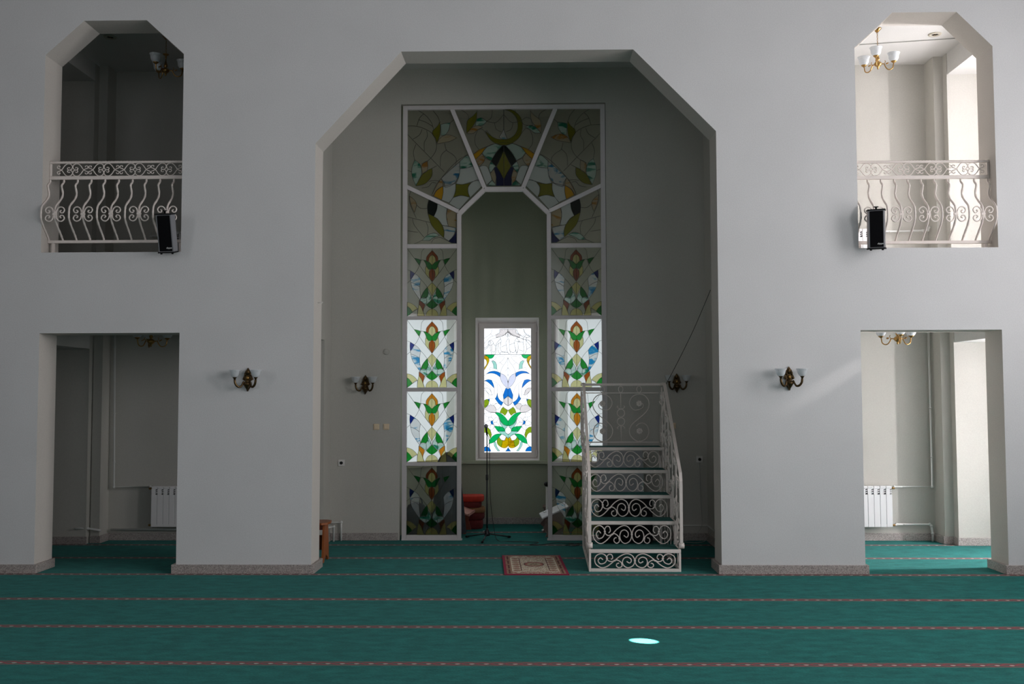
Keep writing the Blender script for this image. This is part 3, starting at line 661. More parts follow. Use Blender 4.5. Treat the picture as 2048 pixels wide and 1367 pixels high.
WL = [[(280, 128), (250, 215), (130, 300)], [(420, 128), (400, 200), (340, 240), (230, 290), (130, 400)], [(250, 215), (290, 260)], [(578, 128), (578, 200)], [(580, 160), (540, 215), (440, 270), (300, 310), (215, 350)],
      [(325, 612), (420, 640), (500, 640)], [(235, 735), (320, 712), (365, 650)], [(365, 800), (430, 760), (500, 690), (520, 615)], [(430, 760), (480, 810)], [(235, 920), (240, 860), (305, 872)], [(372, 890), (382, 930)],
      [(130, 1010), (170, 980)], [(265, 1098), (350, 1140), (430, 1210), (475, 1330), (495, 1460)], [(318, 1252), (322, 1400), (340, 1455)], [(378, 1175), (378, 1342)], [(130, 1160), (230, 1240), (270, 1360)], [(130, 1290), (200, 1350), (225, 1455)],
      [(580, 860), (520, 940)], [(580, 990), (545, 1030)], [(580, 720), (580, 1250)], [(335, 1455), (260, 1445), (228, 1455)], [(225, 1455), (250, 1560), (310, 1578)], [(130, 1590), (240, 1560), (380, 1535)], [(488, 1517), (580, 1590)], [(458, 1578), (578, 1668)],
      [(355, 1712), (445, 1615)], [(325, 1710), (240, 1705), (130, 1730)], [(130, 1720), (160, 1780), (212, 1795)], [(250, 1710), (262, 1800)], [(265, 2140), (315, 2045), (318, 1968)], [(214, 2304), (180, 2350)], [(235, 2190), (214, 2304)], [(400, 1790), (430, 1960), (385, 2065)], [(130, 2390), (214, 2304)],
      [(580, 1700), (580, 1880)], [(545, 2000), (580, 1990)]]
CAL = [  # the calligraphic line across the top, drawn in double came
    [(130, 490), (180, 460), (215, 415)], [(135, 515), (190, 480), (228, 420)], [(240, 345), (205, 370), (205, 410), (240, 432), (290, 415), (298, 375), (270, 345), (240, 345)], [(250, 362), (220, 375), (222, 400), (250, 405), (258, 380), (235, 365)],
    [(245, 430), (250, 520), (275, 608)], [(270, 425), (275, 540), (305, 565), (335, 545), (345, 450), (370, 390), (440, 310)], [(330, 608), (355, 540), (365, 440), (400, 400), (445, 380)], [(430, 280), (450, 350), (440, 430), (440, 520), (490, 565), (550, 545)], [(410, 400), (390, 480), (400, 560), (440, 608)],
    [(560, 520), (550, 440), (545, 370), (595, 310), (610, 400), (610, 500), (630, 600)], [(560, 520), (575, 570), (610, 605)], [(430, 590), (450, 565), (550, 575), (570, 570), (600, 600)], [(615, 540), (670, 575), (720, 550), (725, 480)],
    [(760, 290), (710, 350), (705, 430), (725, 500), (740, 580), (775, 500), (770, 400), (775, 370)], [(725, 355), (770, 365), (805, 360), (765, 325), (760, 290)], [(715, 608), (745, 600), (775, 500)],
    [(920, 240), (875, 310), (870, 400), (885, 500), (870, 608)], [(930, 290), (925, 400), (940, 480), (930, 540), (895, 605)], [(905, 280), (960, 290), (995, 268), (920, 235)], [(740, 128), (790, 220), (880, 290)], [(885, 128), (910, 200), (1030, 270)], [(600, 160), (640, 215), (760, 270), (865, 320)], [(865, 320), (960, 340), (1030, 380)], [(930, 350), (1030, 470)],
    [(775, 370), (870, 380)], [(785, 520), (870, 550)], [(455, 468), (540, 430)], [(615, 425), (705, 390)], [(940, 510), (1030, 460)], [(300, 400), (345, 450)],
    [(580, 190), (580, 300)], [(555, 190), (535, 215), (545, 255), (580, 262), (620, 255), (635, 220), (605, 185)], [(570, 215), (575, 240), (595, 240), (600, 205), (585, 185)],
    [(128, 610), (1030, 610)]]
mb = MB(); mb.prism([[(-.741, 1.067), (-.015, 1.067), (-.015, 2.958), (-.741, 2.958)]], WY, WY+.006, 'w_white')
pieces(mb, WP, fW, WY, 580, .0028)
# the round white fruit over the yellow petals
for cx in (478, 682):
    lp = [fW((cx+56*cos(a*pi/8), 905+zo+56*sin(a*pi/8))) for a in range(16)]; came(mb, lp+[lp[0]], WY-.006, .0022)
lp = [fW((580+58*cos(a*pi/8), 780+zo+62*sin(a*pi/8))) for a in range(16)]; came(mb, lp+[lp[0]], WY-.006, .0022)
lines(mb, WL, fW, WY, 580, .0023); lines(mb, CAL, fW, WY, None, .0034)
wl(mb).build('window_pane', wn)
def side_window(n, A, ang, sgn):
    o = bpy.data.objects.new('window_%d' % n, None); C.objects.link(o); o['kind'] = 'structure'
    o.location = (A[0], A[1], 0); o.rotation_euler = (0, 0, ang)
    yy = .04*sgn; a, b = sorted((yy-.03, yy+.03)); s0, s1 = .031, 1.219
    mb = MB(); ring(mb, s0, s1, W0+.001, W1-.001, .035, a, b, 'pvc'); mb.build('window_frame', o)
    mb = MB(); mb.box(s0+.035, s1-.035, yy-.003, yy+.003, W0+.036, W1-.036, 'milk_glass'); mb.build('window_pane', o)
    mb = MB(); mb.bbox(s0+.02, s0+.045, *sorted((a-.02 if sgn > 0 else b+.02, a if sgn > 0 else b)), 1.98, 2.08, 'black_plastic', .003); mb.build('window_handle', o)
side_window(2, SL_, angL, 1); side_window(3, SR_, angR, -1)

# ------------------------------------------------------------------ balcony railings
def railing(x0, x1, zt, xs, clamps, cps, left):
    lab = ('cream wrought iron balcony railing with bellied bars in the dark left upper opening', 'cream wrought iron balcony railing with bellied bars in the bright right upper opening')[0 if left else 1]
    cx = (x0+x1)/2; yR = .16
    rt_ = thing('balcony_railing', lab, 'railing', (cx, yR, 3.529), 0, 'balcony railings')
    z = lambda d: zt-d-3.529
    mb = MB(); n = 90; X0, X1 = x0-cx, x1-cx
    mb.bbox(X0, X1, -.016, .016, z(.022), z(.004), 'ivory_paint', .003)
    mb.tube([(X0+(X1-X0)*i/n, -.004, z(.005)) for i in range(n+1)], .010, 'ivory_paint', 6, rad=[.0125 if i % 2 else .0085 for i in range(n+1)])
    mb.build('top_rail', rt_)
    MB().bbox(X0, X1, -.013, .013, z(.205), z(.165), 'ivory_paint', .003).build('middle_rail', rt_)
    MB().bbox(X0, X1, -.016, .016, z(.93), z(.897), 'ivory_paint', .003).build('bottom_rail', rt_)
    for xx in (X0+.012, X1-.012): MB().bbox(xx-.012, xx+.012, -.012, .012, z(.164), z(.023), 'ivory_paint', .003).build('end_post', rt_)
    for xx in (X0+.06, X1-.06): MB().box(xx-.014, xx+.014, -.012, .012, .0, z(.931), 'ivory_paint').build('foot', rt_)
    H0, H1 = z(.205), z(.897)
    prof = [(0, 0), (.05, .006), (.10, .05), (.14, .052), (.24, .022), (.34, .060), (.47, .17), (.55, .195), (.62, .20), (.70, .19), (.80, .135), (.9, .06), (.96, .02), (1, .0)]
    pr = cr(prof, 3)
    base = MB(); base.tube([(0, -d, H0+(H1-H0)*t) for t, d in pr], .0105, 'ivory_paint', 6, rad=[.011+.0014*((i*7) % 3-1) for i in range(len(pr))])
    b0 = None
    for xb in xs:
        if b0 is None: b0 = base.build('baluster', rt_); b0.location.x = xb-cx
        else: c = b0.copy(); C.objects.link(c); c.parent = rt_; c.location.x = xb-cx
    # paired curls clasped on every other bar
    zc = H0+(H1-H0)*.62; k = .00098
    q = [(14, -10), (26, -55), (55, -80), (88, -76), (108, -50), (96, -20), (72, -14), (58, -32), (74, -44)]
    sc = MB()
    for sx in (-1, 1):
        for sz in (-1, 1): sc.tube([(sx*px*k, 0, -sz*pz*k) for px, pz in cr(q, 4)], .0075, 'ivory_paint', 6, rad=None)
    sc.box(-.022, .022, -.012, .012, -.011, .011, 'ivory_paint')
    s0 = None
    for xb in clamps:
        if s0 is None: s0 = sc.build('curl_ornament', rt_); s0.location = (xb-cx, -.2, zc)
        else: c = s0.copy(); C.objects.link(c); c.parent = rt_; c.location.x = xb-cx
    # scrolls between the two upper rails
    q = [(440, 215), (455, 205), (470, 218), (460, 238), (433, 238), (412, 220), (408, 190), (430, 163), (470, 157), (505, 182), (538, 232), (568, 255), (590, 262), (597, 280), (582, 296), (564, 290), (566, 276)]
    zm = (z(.022)+z(.165))/2; k2 = .143/170
    sc = MB()
    for sx in (-1, 1):
        for sz in (-1, 1): sc.tube([(sx*(px-405)*k2*1.08, 0, -sz*(pz-240)*k2) for px, pz in cr(q, 3)], .0058, 'ivory_paint', 5)
    s0 = None
    for xb in cps:
        if s0 is None: s0 = sc.build('scroll_ornament', rt_); s0.location = (xb-cx, 0, zm)
        else: c = s0.copy(); C.objects.link(c); c.parent = rt_; c.location.x = xb-cx
xsL = [-5.453+.1568*i for i in range(10)]
railing(-5.462, -3.897, 4.585, xsL, xsL[1::2], [-5.202+.357*i for i in range(4)], True)
xsR = [5.065-.1470*i for i in range(11)][::-1]; xsR = [x for x in xsR if x > 3.59]
railing(3.579, 5.087, 4.525, xsR, xsR[-2::-2], [4.855-.356*i for i in range(4)], False)

# ------------------------------------------------------------------ loudspeakers
def speaker(loc_, label, rx, ry, rz):
    t = thing('loudspeaker', label, 'speaker', loc_, 0, 'column loudspeakers under the balcony openings'); t.rotation_euler = (rx, ry, rz)
    h = .40; fw_ = .068; bw = .095; d = .11
    mb = MB(); mb.prism([[(-bw, 0), (bw, 0), (fw_+.012, -d), (-fw_-.012, -d)]], 0, h, 'grey_alu', 'z'); recalc(mb.build('body', t, 'grey aluminium body'))
    mb = MB(); mb.bbox(-fw_, fw_, -d-.008, -d+.0, .006, h-.006, 'fabric_grille', .003); g = mb.build('grille', t, 'black grille')
    cu = bpy.data.curves.new('maker_mark', 'FONT'); cu.body = 'dsppa'; cu.size = .026; cu.extrude = .0004; cu.align_x = 'CENTER'; cu.shear = .25
    tmp = bpy.data.objects.new('maker_mark', cu); me = bpy.data.meshes.new_from_object(tmp); bpy.data.objects.remove(tmp)
    me.materials.clear(); me.materials.append(MATS['white_ink'])
    lm = bpy.data.objects.new('maker_mark', me); C.objects.link(lm); lm.parent = g; lm.location = (.035, -d-.0088, .035); lm.rotation_euler = (pi/2, 0, 0)
    for z0, z1 in ((-.014, 0), (h, h+.014)):
        mb = MB(); mb.prism([[(-bw-.006, .004), (bw+.006, .004), (bw+.006, -.02), (fw_+.02, -d-.014), (-fw_-.02, -d-.014), (-bw-.006, -.02)]], z0, z1, 'black_plastic', 'z'); recalc(mb.build('end_cap', t))
    mb = MB(); mb.lathe([(.01, 0), (.01, .022), (.026, .026), (.026, .034)], (0, -.04, h+.014), 'black_plastic', 12); mb.build('knob', t)
    for x in (-.06, .06): MB().lathe([(.012, -.028), (.012, -.014)], (x, -d+.02, 0), 'black_plastic', 10).build('foot', t)
    mb = MB(); mb.box(-.02, .02, 0, .05, .16, .22, 'black_plastic'); mb.build('bracket', t)
    return t
speaker((-4.005, -.055, 3.53), 'tilted black column loudspeaker at the foot of the left balcony railing', radians(13), radians(-2.0), radians(4))
speaker((3.745, -.075, 3.515), 'upright black column loudspeaker at the foot of the right balcony railing', radians(5), 0, radians(-17))

# ------------------------------------------------------------------ wall lights
def shade_prof(r0, r1, h): return [(r0, 0), (r0*1.45, h*.08), (r0*2.05, h*.34), (r1*.82, h*.75), (r1*.98, h*.96), (r1, h), (r1*.93, h*.985), (r0*1.9, h*.36), (r0*.9, h*.1)]
def sconce(loc_, label):
    t = thing('wall_sconce', label, 'wall lamp', loc_, 0, 'bronze wall sconces')
    mb = MB()  # cast leaf back plate
    out = [(0, .135), (.014, .115), (.03, .095), (.033, .07), (.05, .03), (.062, .008), (.04, -.005), (.03, -.012), (.04, -.03), (.042, -.055), (.028, -.08), (.014, -.1), (0, -.125)]
    loop = [(x, z) for x, z in out]+[(-x, z) for x, z in out[-2:0:-1]]
    mb.prism([loop], -.018, -.001, 'bronze')
    mb.sphere((0, -.024, .085), .02, 'bronze', 10, 1, .7, 1.6); mb.sphere((-.028, -.022, .062), .012, 'bronze', 8, 1, .7, 1.9); mb.sphere((.028, -.022, .062), .012, 'bronze', 8, 1, .7, 1.9)
    mb.sphere((-.042, -.02, .012), .014, 'bronze', 8); mb.sphere((.042, -.02, .012), .014, 'bronze', 8); recalc(mb.build('back_plate', t))
    mb = MB(); mb.sphere((0, -.034, .022), .017, 'brass', 10, 1, .7, 1.4); mb.build('boss', t)
    mb = MB(); mb.lathe([(.002, -.125), (.008, -.10), (.02, -.085), (.034, -.062), (.042, -.048), (.040, -.036), (.026, -.026), (.018, -.012), (.022, .0)], (0, -.045, 0), 'bronze', 14); mb.build('vase', t)
    for s in (-1, 1):
        ax, ay = s*.115, -.12
        pts = [(s*.02, -.05, -.045), (s*.036, -.06, -.022), (s*.045, -.07, -.05), (s*.062, -.085, -.076), (s*.088, -.105, -.07), (s*.108, -.117, -.04), (ax, ay, .0)]
        mb = MB(); mb.tube(cr(pts, 5), .009, 'bronze', 8, rad=[.006+.007*min(1, i/18) for i in range(31)]); mb.sphere((s*.034, -.058, -.02), .008, 'bronze', 8); a = mb.build('arm', t)
        mb = MB(); mb.lathe([(.008, 0), (.013, .006), (.012, .012), (.022, .026), (.026, .03), (.01, .03)], (ax, ay, .0), 'bronze', 12); mb.build('cup', a)
        mb = MB(); mb.lathe(shade_prof(.022, .066, .082), (ax, ay, .028), 'frosted_shade', 20, cap=False, scallop=.05, nsc=6); mb.build('lamp_shade', t, 'frosted white glass shade')
    return t
s1 = sconce((-3.125, -.0, 2.105), 'bronze two armed sconce on the pillar between the left doorway and the arch')
for l_, lab in (((2.79, 0, 2.10), 'bronze two armed sconce on the pillar between the arch and the right doorway'),
                ((-2.25, BK, 2.075), 'bronze two armed sconce inside the arch, left of the stained glass screen'),
                ((1.935, BK, 2.085), 'bronze two armed sconce inside the arch, above and right of the iron staircase')):
    dup(s1, l_, lab)

# ------------------------------------------------------------------ chandeliers
def chandelier(loc_, label, drop, rz):
    t = thing('chandelier', label, 'chandelier', loc_, rz, 'brass three armed chandeliers')
    MB().lathe([(.008, -.052), (.016, -.046), (.03, -.028), (.048, -.012), (.05, 0)], (0, 0, 0), 'brass', 16).build('ceiling_cup', t)
    mb = MB(); n = int((drop-.05-.0)/.022)
    for i in range(n):
        z = -.05-.022*i; a = (i % 2)*pi/2
        mb.tube([(.006*cos(a)*cos(b), .006*sin(a)*cos(b), z-.011+.013*sin(b)) for b in [2*pi*j/8 for j in range(8)]], .002, 'brass', 5, closed=True)
    mb.tube([(.004, 0, -.05), (.006, .003, -.05-drop*.5), (.003, 0, -drop)], .0018, 'brass', 5); mb.build('chain', t)
    z0 = -drop
    mb = MB(); mb.lathe([(.004, 0), (.038, -.006), (.034, -.014), (.014, -.026), (.008, -.04), (.013, -.05), (.006, -.06), (.008, -.10), (.018, -.135), (.024, -.155), (.016, -.17), (.01, -.178), (.03, -.186), (.046, -.205), (.046, -.22), (.03, -.238), (.012, -.25), (.010, -.27), (.004, -.28)], (0, 0, z0), 'brass', 16); mb.build('stem', t)
    for i in range(3):
        a = 2*pi*i/3; u = Vector((cos(a), sin(a), 0)); P_ = lambda r, z: (u.x*r, u.y*r, z0+z)
        mb = MB(); mb.tube(cr([P_(.04, -.212), P_(.075, -.208), P_(.09, -.235), P_(.115, -.268), P_(.15, -.276), P_(.185, -.255), P_(.195, -.21), P_(.20, -.19)], 4), .007, 'brass', 8)
        mb.tube(cr([P_(.078, -.21), P_(.095, -.18), P_(.085, -.165)], 3), .004, 'brass', 6); mb.sphere(P_(.115, -.20), .012, 'brass', 7, 1, 1, .6)
        for q in range(5):
            b = 2*pi*q/5; mb.sphere((u.x*.118+cos(b)*.012, u.y*.118+sin(b)*.012, z0-.2+sin(b+1)*.008), .007, 'brass', 6)
        ar = mb.build('arm', t)
        MB().lathe([(.01, 0), (.016, .004), (.03, .016), (.036, .024), (.012, .026)], P_(.20, -.195), 'brass', 12).build('cup', ar)
        MB().lathe(shade_prof(.028, .075, .105), P_(.20, -.175), 'frosted_shade', 20, cap=False, scallop=.06, nsc=6).build('lamp_shade', t, 'frosted white glass shade')
    return t
c1 = chandelier((4.235, 1.15, CEIL), 'brass chandelier hanging in the bright upper right opening', .23, radians(5))
dup(c1, (-4.53, 1.15, CEIL), 'brass chandelier hanging in the dark upper left opening', radians(15))
dup(c1, (4.395, 1.15, 3.04), 'brass chandelier just below the lintel of the bright right doorway', radians(20))
c1.location.z = CEIL
dup(c1, (-4.655, 1.15, 3.04), 'brass chandelier just below the lintel of the dark left doorway', radians(0))
# shorter chain is not needed: lamps under the gallery hang from its underside

# ------------------------------------------------------------------ ceiling downlights, ceiling shadow line, cable, small wall fittings
def downlight(l_, lab):
    mb = MB(); mb.lathe([(.040, -.002), (.045, -.014), (.075, -.012), (.08, -.001)], (0, 0, 0), 'book_cream', 20, cap=False); t = thing('ceiling_spotlight', lab, 'spotlight', l_, 0, 'round ceiling spotlights')
    mb.build('trim_ring', t); mb = MB(); mb.lathe([(.045, -.004), (.004, -.003)], (0, 0, 0), 'hole_dark', 16); mb.box(-.004, .004, -.045, .045, -.008, -.004, 'brass'); mb.build('bulb_recess', t); return t
downlight((5.02, 1.36, CEIL), 'round brass rimmed spotlight in the ceiling of the bright upper right gallery')
downlight((-5.24, 1.17, CEIL), 'round brass rimmed spotlight in the ceiling of the dark upper left gallery')
mb = MB(); mb.tube([(3.65, 1.80, CEIL-.008), (4.179, 1.70, CEIL-.008), (5.324, 1.50, CEIL-.008), (5.45, 1.48, CEIL-.008)], .005, 'wire_grey', 5); tag(mb.build('ceiling_shadow_line'), 'thin grey tube drawn as the cornice shadow across the right gallery ceiling', 'cable')  # grey tube stands in for the cornice's shadow line
def switch(l_, lab):
    t = thing('light_switch', lab, 'switch', l_, 0, 'beige light switches'); MB().bbox(-.04, .04, -.012, -.0005, -.04, .04, 'beige_plastic', .004).build('switch_plate', t)
    MB().bbox(-.028, .028, -.017, -.011, -.028, .028, 'beige_plastic', .003).build('rocker', t); return t
w1 = switch((-2.1, BK, 1.513), 'beige light switch left of the stained glass screen, farther from it')
dup(w1, (-1.968, BK, 1.513), 'beige light switch nearest the left edge of the stained glass screen')
dup(w1, (1.878, BK, 1.519), 'beige light switch on the wall behind the staircase handrail')
def socket(l_, lab):
    t = thing('power_socket', lab, 'socket', l_, 0, 'white power sockets'); mb = MB(); mb.bbox(-.045, .045, -.014, -.0005, -.045, .045, 'white_plastic', .005); mb.build('socket_plate', t)
    mb = MB(); mb.lathe([(.021, 0), (.021, .006)], (0, 0, 0), 'hole_dark', 16); mb.xf(Matrix.Translation((0, -.0135, 0)) @ Matrix.Rotation(pi/2, 4, 'X')); mb.build('socket_well', t); return t
k1 = socket((-2.57, BK, 1.031), 'white power socket low on the wall left inside the arch')
dup(k1, (2.229, BK, 1.072), 'white power socket low in the corner right of the staircase')
MB_ = MB(); MB_.lathe([(.04, 0), (.04, .01), (.034, .016)], (0, 0, 0), 'inner_plaster', 18); MB_.xf(Matrix.Translation((-1.97, BK-.0005, 2.524)) @ Matrix.Rotation(pi/2, 4, 'X')); tag(MB_.build('blanking_plate'), 'round painted cover plate high on the wall beside the stained glass screen', 'plate')
mb = MB(); mb.tube([(-2.412, .2, 2.975), (-2.36, .2, 2.97), (-2.352, .2, 2.985)], .006, 'white_plastic', 6); tag(mb.build('wall_hook'), 'small white hook in the left jamb of the arch', 'hook')
mb = MB(); mb.tube(cr([(2.03, .42, 3.12), (1.91, .9, 2.70), (1.79, 1.45, 2.32), (1.70, 1.84, 2.06)], 6), .0035, 'cable_black', 5); tag(mb.build('guy_wire'), 'thin dark wire slanting from the arch jamb down to the staircase handrail', 'wire')
mb = MB(); mb.tube(cr([(2.229, BK-.02, 1.03), (2.235, BK-.012, .6), (2.25, BK-.035, .25), (2.20, BK-.06, .13), (2.10, 2.42, .03), (1.95, 2.38, .008), (1.85, 2.40, .008), (2.0, 2.30, .008), (2.15, 2.25, .008), (2.26, 2.3, .03), (2.31, 2.2, .14)], 5), .0035, 'wire_grey', 5); tag(mb.build('loose_cable'), 'thin pale cable drooping from the socket to the floor in the right corner', 'cable')
mb = MB(); mb.bbox(1.0, 2.329, BK-.018, BK-.0005, .19, .205, 'pipe_white', .003); mb.bbox(2.312, 2.3295, T, BK-.018, .19, .205, 'pipe_white', .003); tag(mb.build('cable_trunking'), 'slim white cable duct above the skirting behind the staircase', 'duct')

# ------------------------------------------------------------------ radiators and pipes
def radiator(x0, n, z0, lab, rev=False):
    t = thing('radiator', lab, 'radiator', (x0, 2.40, z0), 0, 'white sectional radiators')
    h = .535; s0 = None
    for i in range(n):
        if s0 is None:
            mb = MB(); mb.bbox(.002, .078, -.045, -.035, 0, h-.11, 'radiator_white', .003); mb.box(.03, .05, -.035, .04, 0, h-.02, 'radiator_white')
            mb.bbox(.002, .078, -.035, .045, .0, .03, 'radiator_white', .003); mb.bbox(.002, .078, -.04, .045, h-.03, h, 'radiator_white', .006)
            mb.box(.002, .03, -.038, -.03, h-.11, h-.03, 'radiator_white')
            mb.box(.0, .08, .0, .012, .03, h-.03, 'radiator_slot')
            for q in range(3): mb.prism([[(.03, h-.105+.026*q), (.076, h-.085+.026*q), (.076, h-.075+.026*q), (.03, h-.095+.026*q)]], -.04, .0, 'radiator_white')
            recalc(mb.build('radiator_section', t)); s0 = [o for o in C.objects if o.parent == t][-1]
        else: c = s0.copy(); C.objects.link(c); c.parent = t; c.location.x = .08*i
    for z in (.02, h-.03):
        mb = MB(); xx = -.045 if not rev else .08*n; mb.tube([(xx, 0, z), (xx+.045, 0, z)], .014, 'brass', 8); mb.build('valve', t)
    return t
radiator(-5.085, 8, .195, 'white radiator on the back wall of the dark left doorway')
radiator(4.72-.08*8, 8, .195, 'white radiator on the back wall of the bright right doorway', True)
radiator(-4.85, 6, 3.62, 'white radiator in the dark left upper gallery behind the loudspeaker')
radiator(4.565-.08*8, 8, 3.60, 'white radiator in the bright right upper gallery behind the loudspeaker', True)
def pipe(name, runs, lab, clips=()):
    t = thing('heating_pipe', lab, 'pipe', runs[0][0], 0, 'white heating pipes')
    o = Vector(runs[0][0])
    for r in runs:
        mb = MB(); pts = [Vector(p)-o for p in r]
        mb.tube(pts, .0145, 'pipe_white', 8)
        for p in pts[1:-1]: mb.sphere(p, .021, 'pipe_white', 8)
        mb.build('pipe_run', t)
    for c in clips: mb = MB(); mb.sphere(Vector(c)-o, .022, 'pipe_white', 8, 1, 1, .5); mb.build('pipe_clip', t)
PY = 2.455
pipe('a', [[(-5.66, PY, 3.035), (-5.628, PY, .715), (-5.135, PY, .715), (-5.13, 2.44, .715)], [(-3.1, PY, .150), (-5.66, PY, .150)]], 'white heating pipe beside the radiator in the dark left doorway', [(-5.655, PY, 2.6), (-5.64, PY, 1.7), (-5.632, PY, 1.05)])
pipe('f', [[(-5.69, 2.21, .17), (-5.85, 2.18, .20), (-5.99, 2.12, .205)]], 'short white heating pipe rounding the column in the dark left doorway')
pipe('b', [[(5.281, PY, 3.035), (5.281, PY, .712), (4.78, PY, .712), (4.765, 2.41, .71)], [(4.765, 2.40, .215), (4.80, PY, .22), (5.235, PY, .22), (5.25, 2.44, .2), (5.262, 2.43, .10), (5.262, 2.43, .0)]], 'white heating pipe beside the radiator in the bright right doorway', [(5.281, PY, 2.75), (5.281, PY, 1.75), (5.281, PY, 1.1), (4.9, PY, .712), (4.9, PY, .22)])
pipe('c', [[(4.615, 2.41, 4.108), (4.65, PY, 4.108), (5.24, PY, 4.12), (5.29, 2.40, 4.12), (5.29, 2.35, 4.16)]], 'white heating pipe in the bright right upper gallery', [(4.80, PY, 4.108)])
pipe('d', [[(-4.9, 2.41, 4.11), (-4.95, PY, 4.108), (-5.18, PY, 4.108), (-5.19, PY, 4.16)]], 'white heating pipe in the dark left upper gallery')
pipe('e', [[(-2.559, 2.46, .0), (-2.559, 2.46, .245), (-2.70, 2.44, .238)], [(-2.648, 2.40, 0), (-2.648, 2.40, .195), (-2.70, 2.30, .195)]], 'pair of white heating pipes bending into the floor behind the wooden bench')

# ------------------------------------------------------------------ wooden bench behind the left pillar
b = thing('wooden_bench', 'small orange brown wooden bench peeping out behind the left arch pillar', 'bench', (-2.95, .84, 0))
X0 = -.5; X1 = .545
mb = MB(); pts = [(X0, -.17), (X1-.04, -.17), (X1+.02, -.12), (X1+.03, .0), (X1+.02, .12), (X1-.04, .17), (X0, .17)]
mb.prism([pts], .435, .46, 'wood_orange', 'z'); recalc(mb.build('seat', b))
for xx in (X0+.05, X1-.03):
    mb = MB(); mb.prism([[(-.16, 0), (-.11, 0), (-.085, .04), (-.03, .055), (0, .075), (.03, .055), (.085, .04), (.11, 0), (.16, 0), (.10, .435), (-.10, .435)]], xx-.012, xx+.012, 'wood_orange', 'x'); recalc(mb.build('leg', b))
MB().box(X0+.062, X1-.042, -.012, .012, .13, .30, 'wood_orange').build('stretcher', b)
MB().box(X0+.062, X1-.042, -.085, -.06, .37, .435, 'wood_red').build('apron', b)

# ------------------------------------------------------------------ prayer rug
RW, RL = .695, 1.29
def rugmat(u, v):   # u across 0..1, v along 0..1
    x = abs(u-.5)*RW; y = abs(v-.5)*RL; ex = RW/2-x; ey = RL/2-y
    if ex < .028 or ey < .03: return 'rug_maroon'
    if ex < .05: return 'rug_tan' if int(v*40) % 9 else 'rug_maroon'
    if ex < .066: return 'rug_brown' if int(v*60) % 14 > 2 else 'rug_tan'
    if ex < .085 or ey < .06: return 'rug_tan'
    if ex < .092: return 'rug_cream'
    r = ((x/.115)**2+(y/.155)**2)**.5
    if r < .42: return random.choice(['rug_brown', 'rug_tan', 'rug_sand'])
    if r < .66: return 'rug_sand'
    if r < .88: return 'rug_rose'
    if r < 1.0: return 'rug_brown'
    if x > .145 and x < .154 and y < .42: return 'rug_brown'
    if x >= .154 and y < .46:
        q = ((x-.2)/.045)**2+(((y+.06) % .13-.065)/.055)**2
        return 'rug_cream' if q > 1 else random.choice(['rug_rose', 'rug_tan', 'rug_sand'])
    if y > .5: return 'rug_rose' if (sin(x*60)+cos(y*50)) > .3 else random.choice(['rug_tan', 'rug_cream'])
    return random.choice(['rug_sand', 'rug_cream', 'rug_cream']) if random.random() > .12 else 'rug_rose'
NX, NY = 70, 110; ya, yb = -.075, 1.215
mb = MB()
def rv(i, j):
    v = j/NY; y = ya+(yb-ya)*v; xl = -.307+(-.373+.307)*v; xr = .392+(.326-.392)*v
    return (xl+(xr-xl)*i/NX, y, .009)
vs = [rv(i, j) for j in range(NY+1) for i in range(NX+1)]
vs = [(x-.01, y-.57, z) for x, y, z in vs]
o_ = 0; groups = {}
for j in range(NY):
    for i in range(NX): groups.setdefault(rugmat((i+.5)/NX, (j+.5)/NY), []).append((j*(NX+1)+i, j*(NX+1)+i+1, (j+1)*(NX+1)+i+1, (j+1)*(NX+1)+i))
mb.v = vs
for mt, fs in groups.items():
    k = mb.m(mt)
    for q in fs: mb.f.append(q); mb.mi.append(k); mb.sm.append(False)
cs = [rv(0, 0), rv(NX, 0), rv(NX, NY), rv(0, NY)]; cs = [(x-.01, y-.57) for x, y, _ in cs]
mb.add([(x, y, 0.001) for x, y in cs]+[(x, y, .009) for x, y in cs], [(0, 1, 5, 4), (1, 2, 6, 5), (2, 3, 7, 6), (3, 0, 4, 7), (3, 2, 1, 0)], 'rug_maroon')
rg = mb.build('prayer_rug'); rg.location = (.01, .57, 0); tag(rg, 'small cream and maroon patterned prayer rug lying before the staircase', 'rug')

# ------------------------------------------------------------------ microphone and stand
ms = thing('microphone_stand', 'black tripod microphone stand in front of the apse window', 'stand', (-.615, 2.58, 0))
mb = MB(); mb.tube([(0, 0, .07), (0, 0, .82)], .0115, 'black_metal', 10); mb.build('lower_tube', ms)
mb = MB(); mb.tube([(0, 0, .82), (0, 0, 1.40)], .0075, 'black_metal', 8); mb.build('upper_tube', ms)
mb = MB(); mb.lathe([(.014, -.04), (.018, -.03), (.018, .03), (.014, .04)], (0, 0, .83), 'black_metal', 12); mb.build('clutch', ms)
mb = MB(); mb.lathe([(.035, 0), (.036, .03), (.022, .08), (.014, .10)], (0, 0, .05), 'black_metal', 12); mb.tube([(-.03, 0, .11), (-.055, -.01, .115)], .006, 'chrome', 6); mb.build('hub', ms)
for a in (radians(262), radians(148), radians(28)):
    u = (cos(a), sin(a)); mb = MB(); mb.tube([(u[0]*.03, u[1]*.03, .075), (u[0]*.33, u[1]*.33, .018)], .009, 'black_metal', 8)
    lg = mb.build('leg', ms); mb = MB(); mb.tube([(u[0]*.31, u[1]*.31, .018), (u[0]*.35, u[1]*.35, .015)], .0145, 'black_plastic', 8); mb.build('rubber_foot', lg)
mb = MB(); mb.tube([(0, 0, 1.40), (-.002, -.01, 1.44)], .014, 'black_plastic', 8); mb.build('microphone_clip', ms)
mc = thing('microphone', 'dark handheld microphone with a ball head clipped on top of the stand', 'microphone', (-.617, 2.57, 1.40))
